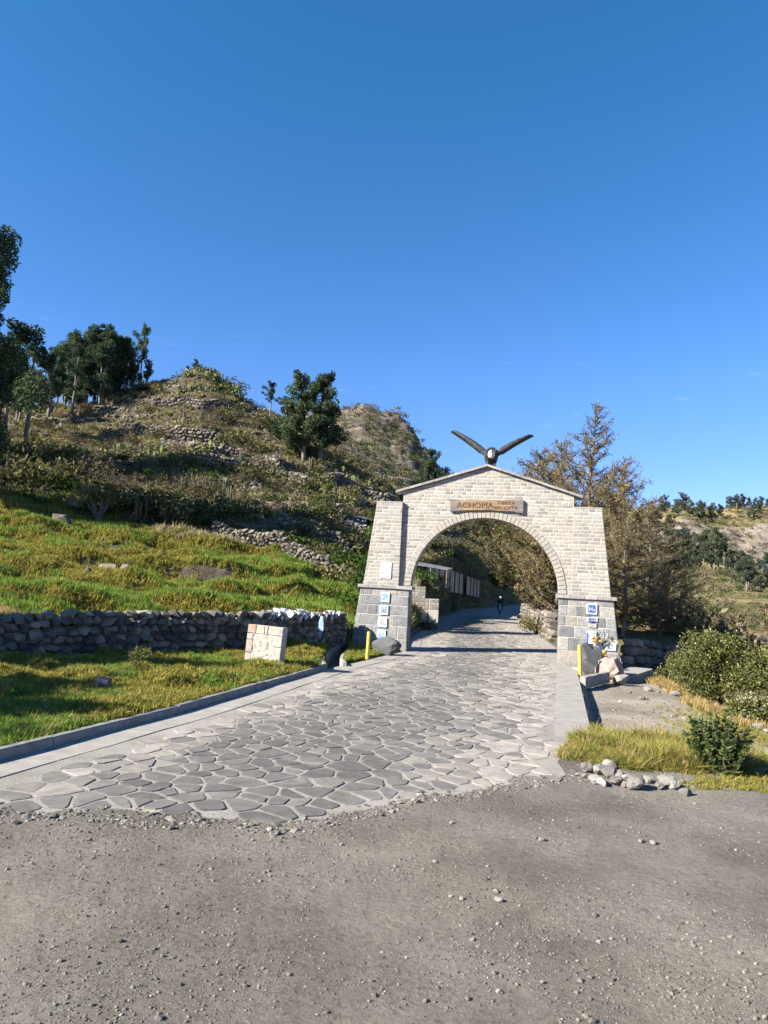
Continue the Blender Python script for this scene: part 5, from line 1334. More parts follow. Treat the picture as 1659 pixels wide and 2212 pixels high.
# belt of big dark shrubs at the field top, hand placed
for i, (px, py, Y, s_, kd, lb) in enumerate(((280, 1140, 50, 2.6, 'olive', 'large dark shrub beneath the cactus tree'), (330, 1150, 50, 2.9, 'olive', 'broad shrub right of the cactus tree, throwing deep shade'), (385, 1165, 49, 2.9, 'olive', 'big rounded shrub at the right end of the dark belt'), (425, 1150, 51, 2.4, 'green', 'dark green shrub just left of the sunlit rubble wall'), (40, 1060, 52, 3.2, 'olive', 'large dark shrub at the left frame edge above the field'), (110, 1040, 54, 3., 'olive', 'wide olive shrub above the field near the left edge'), (160, 1050, 54, 2.6, 'green', 'dense green shrub left of the cactus tree'), (0, 1010, 56, 3.2, 'olive', 'leftmost big shrub in shadow under the eucalyptus'), (70, 985, 62, 3.4, 'olive', 'bulky shrub below the bare trunked eucalyptus'), (150, 990, 64, 3., 'olive', 'olive shrub mass left of the terraces'), (230, 1010, 62, 2.6, 'brown', 'brown shrub above the cactus tree'), (570, 1160, 47, 1.6, 'olive', 'yellowish olive shrub on the rubble wall top'), (740, 1220, 44, 1.9, 'olive', 'olive shrub left of the tower beside the path'), (762, 1262, 34, 1.3, 'green', 'leafy green plant growing beside the left pillar'), (755, 1205, 50, 2., 'green', 'green bush behind the left tower'), (905, 1225, 50, 1.7, 'green', 'tall dark green bush seen just inside the left of the arch'), (1065, 1245, 105, 3.4, 'green', 'dark green bush above the bend in the road'), (1150, 1302, 47, 1.2, 'olive', 'olive bush on the roadside wall seen through the arch'), (1168, 1312, 43, 1.2, 'olive', 'leafy bush hanging over the right roadside wall'), (1195, 1320, 39, 1.1, 'olive', 'bush at the right pillar seen through the arch'), (915, 1320, 41, .9, 'olive', 'small yellowish shrub on the lit verge inside the arch'), (500, 1170, 33, 1.2, 'green', 'low dark shrub on a field terrace'), (540, 1200, 32, 1.0, 'green', 'low bush growing on the field terrace edge'), (1330, 1480, 22, .0, 'olive', ''))):
    if not lb: continue
    p = at(px, py, Y); o = obj('shrub', random.choice(SH[kd]), None, (p[0], p[1], Hs(p[0], p[1])-.15), (0, 0, i), (s_*1.35, s_*1.2, s_*1.15)); tag(o, lb, 'shrub')
# cacti
def cactus_mesh(seed, n_=7, ht=2.6):
    rr = random.Random(seed); mb = MB()
    for k in range(n_):
        a = rr.uniform(0, tau); r = rr.uniform(.05, .45); h = ht*rr.uniform(.45, 1.); x, y = r*cos(a), r*sin(a)
        mb.tube([(x*.3, y*.3, -.2), (x*.9, y*.9, .25), (x*1.1, y*1.1, .6), (x*1.15, y*1.15, h*.9), (x*1.15, y*1.15, h)], [.06, .08, .085, .08, .02], 8)
    return mb.mesh('cactus', MT['cactus'])
CM = [cactus_mesh(10+i, 4+2*i) for i in range(4)]
for i, p in enumerate(sample(44, -.48, .12, 52, 112, hillc, 640)):
    s_ = random.uniform(.35, .75); o = obj('columnar_cactus', random.choice(CM), None, tuple(p-np.array([0, 0, .1])), (0, 0, random.uniform(0, tau)), s_); tag(o, 'upright columnar cactus clump on the dry terraced hillside', 'cactus', 'columnar cacti on the hillside')
for px, py, Y, s_, lb in ((305, 1130, 48.5, .9, 'tall green columnar cactus right of the cactus tree'), (468, 1090, 56, .75, 'columnar cactus cluster above the start of the rubble wall'), (440, 1065, 60, .6, 'slim columnar cactus left above the rubble wall'), (20, 990, 58, .9, 'columnar cactus at the left frame edge'), (675, 1010, 80, .9, 'columnar cacti at the foot of the big dark eucalyptus'), (485, 1075, 60, .7, 'grey branching cactus cluster on the lower terrace')):
    p = at(px, py, Y); o = obj('columnar_cactus', CM[int(px) % 4], None, (p[0], p[1], Hs(p[0], p[1])-.1), (0, 0, px), s_); tag(o, lb, 'cactus')
# cactus tree (candelabra like crown)
p = at(213, 1120, 46.5); t = empty('cactus_tree', (p[0], p[1], Hs(p[0], p[1])), (0, 0, 0), 'small tree with forked bare stems and a rounded olive crown at the field top', 'tree'); t.scale = (1.25, 1.25, 1.25)
mb = MB(); rr = random.Random(3); cs_, rs_ = [], []
for k in range(7):
    a = tau*k/7+rr.uniform(-.3, .3); L = rr.uniform(.4, .95); e = Vector((cos(a)*L, sin(a)*L, rr.uniform(1.3, 1.9)))
    mb.tube([(0, 0, -.2), (cos(a)*.12, sin(a)*.12, .5), tuple(e*.75+Vector((0, 0, .1))), tuple(e)], [.09, .06, .04, .02], 6)
    for q in range(5): cs_.append((e.x+rr.gauss(0, .22), e.y+rr.gauss(0, .22), e.z+rr.gauss(.05, .22))); rs_.append(rr.uniform(.2, .33))
obj('trunk', mb.mesh('trunk', MT['bark']), t); obj('crown', leaf_cloud('crown', cs_, rs_, 520, .10, .6, MT['shrub'], 5, -.4, (1, 1, .8), .35), t)
# prickly pear clumps
def opuntia(seed):
    rr = random.Random(seed); V = []; F = []; Tn = []
    cen = []
    for k in range(34):
        n_ = Vector((rr.gauss(0, 1), rr.gauss(0, 1), rr.gauss(0, .2))).normalized(); a = n_.cross(Vector((0, 0, 1))).normalized(); b_ = n_.cross(a); r = rr.uniform(.12, .2)
        if k < 7: c = Vector((rr.gauss(0, .12), rr.gauss(0, .12), .08))
        else:
            q = rr.choice(cen[-14:]); d = Vector((rr.gauss(0, 1), rr.gauss(0, 1), abs(rr.gauss(.5, .6)))).normalized(); c = q+d*.2
        cen.append(c)
        k0 = len(V)
        for j in range(6): V.append(c+a*r*.75*cos(tau*j/6)+b_*r*sin(tau*j/6))
        F.append(tuple(range(k0, k0+6))); Tn += [min(1, max(0, rr.gauss(.6, .25)))]*6
    me = bpy.data.meshes.new('prickly_pear'); me.from_pydata(V, [], F); me.update(); add_tint(me, Tn); me.materials.append(MT['opuntia']); return me
OP = [opuntia(i) for i in range(3)]
for i, p in enumerate(sample(26, -.31, -.20, 98, 112, None, 660)):
    o = obj('prickly_pear', random.choice(OP), None, tuple(p), (0, 0, i), random.uniform(1.2, 2.)); tag(o, 'pale green prickly pear clump near the pointed hilltop', 'cactus', 'prickly pears near the hilltop')
for i, p in enumerate(sample(60, -.40, -.02, 74, 96, lambda X, Y, s, r: fbm(X*.08, Y*.08, 3, 140) > .0, 661)):
    o = obj('prickly_pear', random.choice(OP), None, tuple(p), (0, 0, i), random.uniform(1., 1.7)); tag(o, 'pale green prickly pear clump on the middle terraces', 'cactus', 'prickly pears on the middle terraces')

# ---------------------------------------------------------------- flowering hedge bush at right
def hedge(name, px, py, Y, W_, D_, Ht, seed, label, n_=26000):
    p = at(px, py, Y); r = np.random.default_rng(seed); rr = random.Random(seed)
    t = empty(name, (p[0], p[1], Hs(p[0], p[1])-.1), (0, 0, 0), label, 'bush')
    cs_ = []; rs_ = []
    for k in range(46):
        a = rr.uniform(0, tau); q = rr.random()**.6; x, y = cos(a)*q*W_*.42, sin(a)*q*D_*.42; z = Ht*rr.uniform(.18, .86)*(1-.35*q*q); cs_.append((x, y, z)); rs_.append(Ht*rr.uniform(.12, .24))
    obj('foliage', leaf_cloud('foliage', cs_, rs_, n_/46/((Ht*.18)**1.5), .085, .5, MT['hedge'], seed, -.2, (1, 1, .9), .3), t)
    obj('blossom', leaf_cloud('blossom', [(c[0], c[1], c[2]+.08) for c in cs_], [q*1.08 for q in rs_], 1300/46/((Ht*.18)**1.5), .05, .9, MT['flower'], seed+1, 0, (1, 1, .9), .08), t)
    mb = MB()
    for c in cs_:
        mb.tube([(c[0]*.25, c[1]*.25, -.1), (c[0]*.6, c[1]*.6, c[2]*.45), c], [.03, .02, .006], 4, cap=False)
        for q in range(3): mb.tube([c, (c[0]+rr.gauss(0, .3), c[1]+rr.gauss(0, .3), c[2]+rr.uniform(.1, .45))], [.008, .003], 3, cap=False)
    obj('stems', mb.mesh('stems', MT['bark']), t)
hedge('flowering_bush', 1572, 1478, 22.5, 3.3, 2.4, 2.9, 81, 'large pale flowered bush bordering the dirt lot on the right')
hedge('flowering_bush', 1685, 1500, 21.5, 3.0, 2.4, 3.0, 83, 'flowering bush cut by the right frame edge')
hedge('flowering_bush', 1625, 1520, 18.6, 1.5, 1.2, .85, 85, 'low flowering bush in front at the right frame edge', 8000)
hedge('flowering_bush', 1480, 1460, 26.5, 2.2, 2., 1.6, 87, 'smaller flowering bush behind, near the squared stone wall', 12000)
# ---------------------------------------------------------------- scatter helper (geometry nodes)
def scatter(name, sources, P, sc_, tilt=.2, label=None, cat=None, kind='stuff', parent=None, seed=0, aniso=None):
    r = np.random.default_rng(seed); n_ = len(P)
    me = bpy.data.meshes.new(name); me.vertices.add(n_); me.vertices.foreach_set('co', np.asarray(P, np.float32).ravel())
    S = np.asarray(sc_, np.float32)
    if S.ndim == 1: S = np.repeat(S[:, None], 3, 1)
    a = me.attributes.new('sc', 'FLOAT_VECTOR', 'POINT'); a.data.foreach_set('vector', S.astype(np.float32).ravel())
    rot = np.stack([r.normal(0, tilt, n_), r.normal(0, tilt, n_), r.uniform(0, tau, n_)], -1).astype(np.float32)
    a = me.attributes.new('rot', 'FLOAT_VECTOR', 'POINT'); a.data.foreach_set('vector', rot.ravel())
    a = me.attributes.new('pick', 'INT', 'POINT'); a.data.foreach_set('value', r.integers(0, len(sources), n_).astype(np.int32))
    cl = bpy.data.collections.new(name+'_source')
    for k, sm in enumerate(sources):
        so = bpy.data.objects.new(name+'_piece', sm); cl.objects.link(so)
    o = link(bpy.data.objects.new(name, me), parent)
    ng = bpy.data.node_groups.new(name, 'GeometryNodeTree')
    ng.interface.new_socket('Geometry', in_out='INPUT', socket_type='NodeSocketGeometry'); ng.interface.new_socket('Geometry', in_out='OUTPUT', socket_type='NodeSocketGeometry')
    gi, go = ng.nodes.new('NodeGroupInput'), ng.nodes.new('NodeGroupOutput'); ip = ng.nodes.new('GeometryNodeInstanceOnPoints'); ci = ng.nodes.new('GeometryNodeCollectionInfo')
    ci.inputs['Collection'].default_value = cl; ci.inputs['Separate Children'].default_value = True; ci.inputs['Reset Children'].default_value = True
    def na(nm, tp):
        x = ng.nodes.new('GeometryNodeInputNamedAttribute'); x.data_type = tp; x.inputs[0].default_value = nm; return x.outputs[0]
    L = ng.links.new
    L(gi.outputs[0], ip.inputs['Points']); L(ci.outputs[0], ip.inputs['Instance']); ip.inputs['Pick Instance'].default_value = True
    L(na('pick', 'INT'), ip.inputs['Instance Index']); L(na('rot', 'FLOAT_VECTOR'), ip.inputs['Rotation']); L(na('sc', 'FLOAT_VECTOR'), ip.inputs['Scale']); L(ip.outputs[0], go.inputs[0])
    md = o.modifiers.new('scatter', 'NODES'); md.node_group = ng
    return tag(o, label, cat, kind=kind)
def tuft(seed, mat, n_=16, h=.16, rad=.09, wd=.008, bend=.5):
    r = np.random.default_rng(seed); V = []; F = []; T_ = []
    for k in range(n_):
        a = r.uniform(0, tau); q = r.random()*rad; x, y = q*cos(a), q*sin(a); az = r.uniform(0, tau); hh = h*r.uniform(.5, 1.2); bd = bend*r.uniform(.2, 1.2)*hh; w_ = wd*r.uniform(.7, 1.3); px_, py_ = -sin(az)*w_, cos(az)*w_
        k0 = len(V); V += [(x-px_, y-py_, -.02), (x+px_, y+py_, -.02), (x+cos(az)*bd*.4+px_*.8, y+sin(az)*bd*.4+py_*.8, hh*.6), (x+cos(az)*bd*.4-px_*.8, y+sin(az)*bd*.4-py_*.8, hh*.6), (x+cos(az)*bd, y+sin(az)*bd, hh)]
        F += [(k0, k0+1, k0+2, k0+3), (k0+3, k0+2, k0+4)]; T_ += [min(1, max(0, r.normal(.5, .22)))]*5
    me = bpy.data.meshes.new('tuft'); me.from_pydata(V, [], F); me.update(); add_tint(me, T_); me.materials.append(MT[mat]); return me
TG = [tuft(i, 'grass') for i in range(3)]; TY = [tuft(10+i, 'ygrass', 18, .13, .10, .009, .8) for i in range(3)]; TS = [tuft(20+i, 'straw', 16, .22, .1, .008, .6) for i in range(3)]
# verge grass
def vergec(X, Y, s, r): return (X < Lk(Y)-.16) & (X > -13) & (Y > 7.7) & (Y < Yw(X)-.25) & ~((np.abs(X+1.3) < .42) & (Y > 20.4)) 
P = sample(30000, -.85, -.035, 7.7, 26.5, vergec, 701, .8); v_ = fbm(P[:, 0]*.9, P[:, 1]*.9, 3, 230)
scatter('green_verge_grass', TG, P[v_ < -.03], rng.uniform(.35, .8, int((v_ < -.03).sum())), .35, 'patches of short green grass on the roadside verge', 'grass')
P2 = sample(2600, -.85, -.035, 7.7, 26.5, lambda X, Y, s, r: vergec(X, Y, s, r) & (fbm(X*.6, Y*.6, 3, 231) > .05), 733); scatter('verge_straw', TS, P2, rng.uniform(.3, .7, len(P2)), .6, 'dry straw strands among the verge grass', 'dry grass')
P = P[v_ >= -.03]; scatter('verge_grass', TY, P, rng.uniform(.55, 1.15, len(P)), .4, 'short yellow green grass on the roadside verge', 'grass')
P = sample(1500, -.06, .03, 21.5, 27.2, lambda X, Y, s, r: (X > -1.0) & (X < Lk(Y)-.1) & (Y < 26.9), 702); scatter('patch_grass', TY+TG[:1], P, rng.uniform(.35, .7, len(P)), .3, 'grass patch before the left pillar', 'grass')
# field grass
def fieldc(thr, sgn):
    def f(X, Y, s, r):
        slope = (H(X, Y+.25)-H(X, Y-.25))/.5
        flat = slope < .42
        v = fbm(X*.12, Y*.12, 3, 150)
        return (Y > np.interp(s, FS, FY)+.3) & (s < -.03) & ((flat & (v > -.13)) if sgn > 0 else (((~flat) | (v <= -.06)) & (slope < .95+.5*(r.random(len(X))-.5))))
    return f
P = sample(38000, -.70, -.03, 17.5, 51, fieldc(0, 1), 703, .8); sc2 = rng.uniform(.8, 1.7, len(P))*(1+.02*(P[:, 1]-18)); scatter('field_grass', TG, P, sc2, .25, 'bright green grass covering the terraced field', 'grass')
P = sample(34000, -.70, -.03, 17.5, 51, fieldc(0, -1), 704, .8); sc2 = rng.uniform(.9, 1.8, len(P))*(1+.015*(P[:, 1]-18)); scatter('yellow_field_grass', TY, P, sc2, .35, 'yellowish moss like grass on the terrace edges of the field', 'grass')
# straw mound at the left frame edge
P = sample(5000, -.62, -.475, 17.9, 22.5, lambda X, Y, s, r: ((s+.56)/.075)**2+((Y-19.8)/2.4)**2 < 1, 705); scatter('straw_pile', TS, P, rng.uniform(.9, 1.8, len(P)), .5, 'heap of dry straw coloured grass behind the left end of the wall', 'dry grass')
# hillside dry grass and scrub
def hc(X, Y, s, r): return (X < Lk(Y)-1.2) & (Y > np.interp(s, FS, FY)+.8) & (Y > 42+20*(s > -.05)*0)
BG = [tuft(30+i, 'hillgrass', 14, .5, .3, .03, .7) for i in range(3)]; BY = [tuft(40+i, 'ygrass', 14, .4, .3, .03, .7) for i in range(2)]
P = sample(32000, -.60, .16, 44, 115, lambda X, Y, s, r: hc(X, Y, s, r) & (fbm(X*.15, Y*.15, 3, 160) > -.06), 706); scatter('dry_hill_grass', BG+BY, P, rng.uniform(.5, 1.2, len(P)), .3, 'dry grass over the hillside terraces', 'dry grass')
SC = [shrub_mesh(460+i, m_, 60, .2, .4, 4) for i, m_ in enumerate(('shrub', 'brownshrub', 'brownshrub', 'greenshrub', 'shrub'))]
P = sample(3400, -.60, .16, 48, 116, hc, 707); scatter('hillside_scrub', SC, P, rng.uniform(.5, 1.5, len(P)), .2, 'low scrub covering the hillside', 'scrub')
P = sample(1100, -.12, .17, 116, 178, lambda X, Y, s, r: s > -.12, 708); scatter('far_ridge_scrub', SC, P, rng.uniform(.8, 2.2, len(P)), .2, 'low scrub on the far rocky ridge', 'scrub')
P = sample(4500, -.55, .16, 48, 116, lambda X, Y, s, r: hc(X, Y, s, r) & ((H(X, Y+.4)-H(X, Y-.4))/.8 > .5), 709)
scatter('terrace_stones', [rock_mesh('terrace_stone', 800+i, 1, .5, .2, MT['rubble'], 1) for i in range(4)], P, rng.uniform(.2, .6, len(P)), .5, 'grey stones in the terrace walls of the hillside', 'stones')
# bank grass beyond the arch
P = sample(9000, .0, .2, 30, 135, lambda X, Y, s, r: (X < Lk(Y)-.2) & (Y > np.interp(s, FS, FY)+.2) & (Y < np.interp(s, FS, FY)+22), 710); scatter('bank_grass', BY+BG, P, rng.uniform(.4, 1.1, len(P))*(.4+P[:, 1]/110), .3, 'grass on the shaded road bank beyond the arch', 'grass')
P = sample(1800, .2, .27, 31, 62, lambda X, Y, s, r: (X > Lr(Y)+.15) & (X < Lr(Y)+2.2), 711); scatter('roadside_straw', TS, P, rng.uniform(.5, 1., len(P)), .4, 'flattened straw along the right road edge beyond the arch', 'dry grass')
# valley growth
P = sample(1100, .16, .7, 45, 330, lambda X, Y, s, r: (X > Lr(Y)+4) & (fbm(X*.03, Y*.03, 3, 170) > -.1), 712, 1.0); scatter('valley_scrub', SC, P, rng.uniform(.6, 1.6, len(P))*(1+P[:, 1]/150), .2, 'scrub across the valley floor', 'scrub')
P = sample(2200, .2, .6, 330, 680, lambda X, Y, s, r: fbm(X*.02, Y*.02, 3, 171) > -.02, 713); scatter('far_hill_scrub', SC, P, rng.uniform(2, 6, len(P)), .2, 'scrub over the far hill', 'scrub')
P = sample(260, .24, .62, 29, 55, lambda X, Y, s, r: (X > Lr(Y)+1.5) & ((Y > 31) | (X > 13)), 714); scatter('roadside_scrub', SC[:3], P, rng.uniform(1., 2.2, len(P)), .2, 'low scrub under the dry conifers right of the arch', 'scrub')
# far trees
fg = [gum_tree(970+i, 13, 2.6, 10, 120, .5, 'fareuc', clump=1.1, low=.15) for i in range(2)]
ft = [(1430, 1100, 1085), (1408, 1112, 1098), (1445, 1110, 1092), (1513, 1112, 1078), (1521, 1110, 1083), (1545, 1112, 1090), (1575, 1100, 1069), (1590, 1102, 1065), (1605, 1102, 1064), (1618, 1104, 1072), (1632, 1104, 1073), (1645, 1102, 1070), (1657, 1104, 1076), (1583, 1130, 1085), (1598, 1135, 1092)]
for i, (px, pb, ptp) in enumerate(ft):
    Y = 635; p = at(px, pb, Y); zg = Hs(p[0], p[1]); s_ = (at(px, ptp, Y)[2]-zg)/13.4
    place_tree('eucalyptus_tree', fg[i % 2], (p[0], p[1], zg), i, max(.6, s_), 'small distant eucalyptus on the skyline of the far right hill', 'tree', 'eucalyptus on the far skyline', 1.25)
for i, (px, Y, s_) in enumerate(((1450, 505, 1.5), (1466, 500, 1.4), (1480, 510, 1.7), (1500, 505, 1.6), (1520, 500, 1.9), (1538, 480, 2.0), (1552, 470, 2.3), (1562, 465, 1.9), (1575, 455, 1.2), (1605, 300, 1.2), (1618, 290, 1.0), (1612, 270, 1.1), (1600, 505, 1.0), (1640, 455, .8), (1425, 460, 1.5), (1440, 400, 1.2), (1655, 300, .8), (1470, 420, 1.0), (1495, 470, 1.2), (1655, 500, 1.1), (1410, 480, 1.6), (1508, 440, .8), (1445, 530, 1.6), (1475, 560, 1.5), (1510, 555, 1.3), (1430, 580, 1.4), (1460, 600, 1.2), (1490, 590, 1.2), (1535, 560, 1.3), (1625, 560, 1.0), (1640, 590, .9), (1590, 600, .9), (1418, 540, 1.5), (1555, 580, 1.))):
    p = at(px, 1250, Y); place_tree('eucalyptus_tree', fg[i % 2], (p[0], p[1], Hs(p[0], p[1])), i*1.3, s_, 'tall distant eucalyptus in the valley before the far cliff', 'tree', 'eucalyptus in the far valley', 1.2)
# far houses
MT['roofblue'] = simple('blue_grey_roof', (.2, .26, .36), (.3, .36, .45), 1, .6, 0); MT['adobe'] = simple('adobe_wall', (.42, .27, .2), (.5, .34, .25), 1, .9, 0)
def house(px, py, Y, W_, Ht, D_, wall, roof, label, hip=False):
    p = at(px, py, Y); t = empty('far_house', (p[0], p[1], Hs(p[0], p[1])-.3), (0, 0, .2), label, 'house')
    b = MB(); b.box(-W_/2, W_/2, 0, D_, 0, Ht); b.build('wall', wall, t)
    b = MB(); b.hexa([(-W_/2-.3, -.4, Ht), (W_/2+.3, -.4, Ht), (W_/2+.3, D_+.4, Ht+.3), (-W_/2-.3, D_+.4, Ht+.3)], [(-W_/2-.3, -.4, Ht+.2), (W_/2+.3, -.4, Ht+.2), (W_/2+.3, D_/2+.4, Ht+1.3), (-W_/2-.3, D_/2+.4, Ht+1.3)]); b.build('roof', roof, t)
    b = MB(); b.box(-W_*.05, W_*.08, -.04, .02, 0.02, Ht*.7); b.build('door', MT['black'], t)
    for u in (-.3, .28): b = MB(); b.box(W_*u-.6, W_*u+.6, -.04, .02, Ht*.4, Ht*.75); b.build('window', MT['black'], t)
house(1517, 1228, 470, 9, 3.5, 6, MT['white'], MT['roofblue'], 'low white house by the eucalyptus below the far hill')
house(1498, 1222, 480, 6, 3.5, 5, MT['adobe'], MT['adobe'], 'small orange adobe house left of the low white house')
house(1600, 1233, 470, 12, 3, 6, MT['roofblue'], MT['roofblue'], 'blue grey roofed shed right of the far eucalyptus')
house(1638, 1238, 460, 6, 3.4, 5, MT['adobe'], MT['adobe'], 'orange adobe house below the far cliff')
house(1656, 1236, 455, 6, 5, 5, MT['white'], MT['roofblue'], 'white house at the right frame edge below the cliff')

# ---------------------------------------------------------------- hillside shed
p = at(779, 1112, 66); t = empty('hillside_shed', (p[0], p[1], Hs(p[0], p[1])-.1), (0, R(6), R(-14)), 'small dark shed with a thin tilted roof on the slope left of the tower', 'shed')
MT['tin'] = simple('rusty_tin', (.10, .095, .09), (.22, .21, .20), 2, .6, .2, .01); MT['bluecloth'] = simple('faded_blue_panel', (.12, .2, .3), (.25, .32, .4), 2, .8, 0)
b = MB(); b.hexa([(-1.6, -.4, 1.35), (1.6, -.4, 1.25), (1.6, 1.6, 1.5), (-1.6, 1.6, 1.6)], [(-1.6, -.4, 1.40), (1.6, -.4, 1.30), (1.6, 1.6, 1.55), (-1.6, 1.6, 1.65)]); b.build('roof', MT['tin'], t)
for x in (-1.45, -.5, .5, 1.45): b = MB(); b.tube([(x, -.3, -.3), (x, -.3, 1.35)], .045, 6); b.build('post', MT['bark'], t)
b = MB(); b.box(-1.5, 1.5, .9, 1.0, 0, 1.4); b.build('rear_wall', MT['black'], t)
b = MB(); b.box(-.45, .45, -.27, -.24, .35, 1.2); b.build('panel', MT['bluecloth'], t)
b = MB(); b.hexa([(-1.5, -.32, .6), (-.6, -.32, .6), (-.6, -.28, .6), (-1.5, -.28, .6)], [(-1.5, -.32, 1.3), (-.7, -.32, 1.3), (-.7, -.28, 1.3), (-1.5, -.28, 1.3)]); b.build('panel', MT['plastic'], t)
wl = [at(730, 1118, 64), at(765, 1128, 64), at(800, 1136, 64)]
drywall('dry_stone_wall', [(q[0], q[1]) for q in wl], .9, .36, 'short pale stone wall below the hillside shed', RKP, thick=.6)
# masonry remains inside the arch, left of the road
def ashlar(name, px0, px1, py1, py0, Y, dp, label, rz=0):
    a = at(px0, py1, Y); c = at(px1, py1, Y); W_ = c[0]-a[0]; Ht = (py1-py0)/FPX*Y
    t = empty(name, (a[0], a[1], a[2]), (0, 0, rz), label, 'wall')
    b = MB(); b.box(.02, W_-.02, .02, dp-.02, -.8, Ht-.02); b.build('core', MT['mortar'], t)
    n_ = max(2, int(round(Ht/.2))); 
    for k in range(n_):
        x = 0; z0, z1 = Ht*k/n_, Ht*(k+1)/n_
        while x < W_-.05:
            L = min(random.uniform(.2, .5), W_-x); L = L if W_-x-L > .1 else W_-x
            b = MB(); brick(b, [(x+.012, z0+.012), (x+L-.012, z0+.012), (x+L-.012, z1-.012), (x+.012, z1-.012)], .02, .02, .05, random.uniform(0, .7)); b.build('brick', MT['brick'], t); x += L
    b = MB(); b.box(W_-.03, W_+.0, .02, dp, -.3, Ht, .2); b.build('end_face', MT['block'], t)
ashlar('masonry_pier', 888, 919, 1292, 1266, 43, 1.2, 'square brown masonry pier just inside the left of the arch')
ashlar('masonry_wall', 888, 925, 1316, 1292, 41.5, .8, 'low rubble masonry wall under the square pier inside the arch')
ashlar('masonry_pier', 926, 948, 1316, 1294, 41.2, 1.6, 'short masonry block at the end of the low wall inside the arch')
# concrete panel wall with posts on the bank
q0 = at(925, 1237, 57); q1 = at(953, 1244, 60); q2 = at(1036, 1268, 86)
t = empty('panel_wall', (q0[0], q0[1], 0), (0, 0, 0), 'pale concrete panel wall above the shaded bank seen through the arch', 'wall')
MT['palepanel'] = simple('pale_rendered_panel', (.38, .33, .26), (.52, .46, .37), 1.5, .9, .3, .02)
PW = [np.array(q0), np.array(q1), np.array(q2)]
def wl_at(f): return PW[0]+(PW[1]-PW[0])*f*5 if f < .2 else PW[1]+(PW[2]-PW[1])*(f-.2)/.8
for k in range(12):
    a, c = wl_at(k/12)-np.array([q0[0], q0[1], 0]), wl_at((k+.985)/12)-np.array([q0[0], q0[1], 0]); h_ = 1.25
    if k in (7,): continue
    b = MB(); b.hexa([tuple(a+[0, 0, -1.2]), tuple(c+[0, 0, -1.2]), tuple(c+[0, .12, -1.2]), tuple(a+[0, .12, -1.2])], [tuple(a+[0, 0, h_-.5]), tuple(c+[0, 0, h_-.5]), tuple(c+[0, .12, h_-.5]), tuple(a+[0, .12, h_-.5])]); b.build('wall_panel', MT['palepanel'], t)
    b = MB(); b.tube([tuple(c+[.05, -.05, -1.2]), tuple(c+[.05, -.05, h_-.4])], .05, 6); b.build('post', MT['bark'], t)
p = at(925, 1240, 52); t = empty('pole_shelter', (p[0], p[1], Hs(p[0], p[1])), (0, 0, R(-20)), 'open shelter with thin poles and tin roof by the panel wall', 'shelter')
b = MB(); b.hexa([(-1, -.5, 1.9), (1.6, -.5, 1.6), (1.6, 1, 1.75), (-1, 1, 2.1)], [(-1, -.5, 1.95), (1.6, -.5, 1.65), (1.6, 1, 1.8), (-1, 1, 2.15)]); b.build('roof', MT['tin'], t)
for x in (-.9, .3, 1.5): b = MB(); b.tube([(x, -.4, -.4), (x, -.4, 1.9-.12*(x+1))], .05, 6); b.build('post', MT['bark'], t)
p = at(1183, 1290, 47); t = empty('utility_pole', (p[0], p[1], Hs(p[0], p[1])), (0, 0, 0), 'thin white pole among the trees seen through the arch', 'pole')
b = MB(); b.tube([(0, 0, -.3), (0, 0, 3.9)], [.09, .07], 8); b.build('shaft', MT['white'], t); b = MB(); b.tube([(.12, .05, -.3), (.12, .05, 3.6)], [.07, .06], 6); b.build('support', MT['bark'], t)

# ================================================================ MOTORCYCLIST
bp = gr(1080, 1326); BX, BY_ = float(bp[0]), float(bp[1]); BR = R(-13)
t = empty('motorcycle', (BX, BY_, .012), (0, 0, BR), 'dark motorcycle with round headlight ridden towards the arch', 'motorcycle')
def wheel(y):
    b = MB(); n_ = 20
    ring = [(0, y+.29*cos(tau*k/n_), .31+.29*sin(tau*k/n_)) for k in range(n_+1)]; b.tube(ring, .045, 6, cap=False); wo = b.build('wheel', MT['black'], t, True)
    b = MB(); b.tube([(-.05, y, .31), (.05, y, .31)], .05, 8)
    for k in range(8): b.tube([(0, y, .31), (0, y+.26*cos(tau*k/8), .31+.26*sin(tau*k/8))], .006, 3)
    b.build('spokes', MT['chrome'], wo)
wheel(-.62); wheel(.62)
b = MB(); b.tube([(0, -.5, .75), (0, -.1, .8), (0, .25, .78)], [.10, .14, .1], 8); b.build('fuel_tank', simple('dark_red_tank', (.1, .02, .02), (.14, .03, .03), 5, .4, 0), t, True)
b = MB(); b.tube([(0, .1, .8), (0, .45, .82), (0, .7, .84)], [.10, .11, .07], 8); b.build('seat', MT['black'], t, True)
b = MB(); b.box(-.13, .13, -.25, .15, .28, .6); b.tube([(0, -.45, .8), (0, .1, .45), (0, .6, .31)], .03, 6); b.build('engine_frame', MT['chrome'], t)
for sx in (-.07, .07):
    b = MB(); b.tube([(sx, -.42, .95), (sx, -.62, .31)], .022, 6); b.build('fork', MT['chrome'], t)
b = MB(); b.tube([(-.36, -.30, 1.02), (-.1, -.42, .98), (.1, -.42, .98), (.36, -.30, 1.02)], .016, 6); b.build('handlebar', MT['chrome'], t)
b = MB(); b.tube([(0, -.48, .88), (0, -.60, .88)], [.06, .085], 12); b.build('headlight', MT['white'], t, True)
b = MB(); b.tube([(0, -.88, .5), (0, -.72, .66), (0, -.5, .66), (0, -.4, .6)], .05, 6); b.build('front_mudguard', MT['white'], t, True)
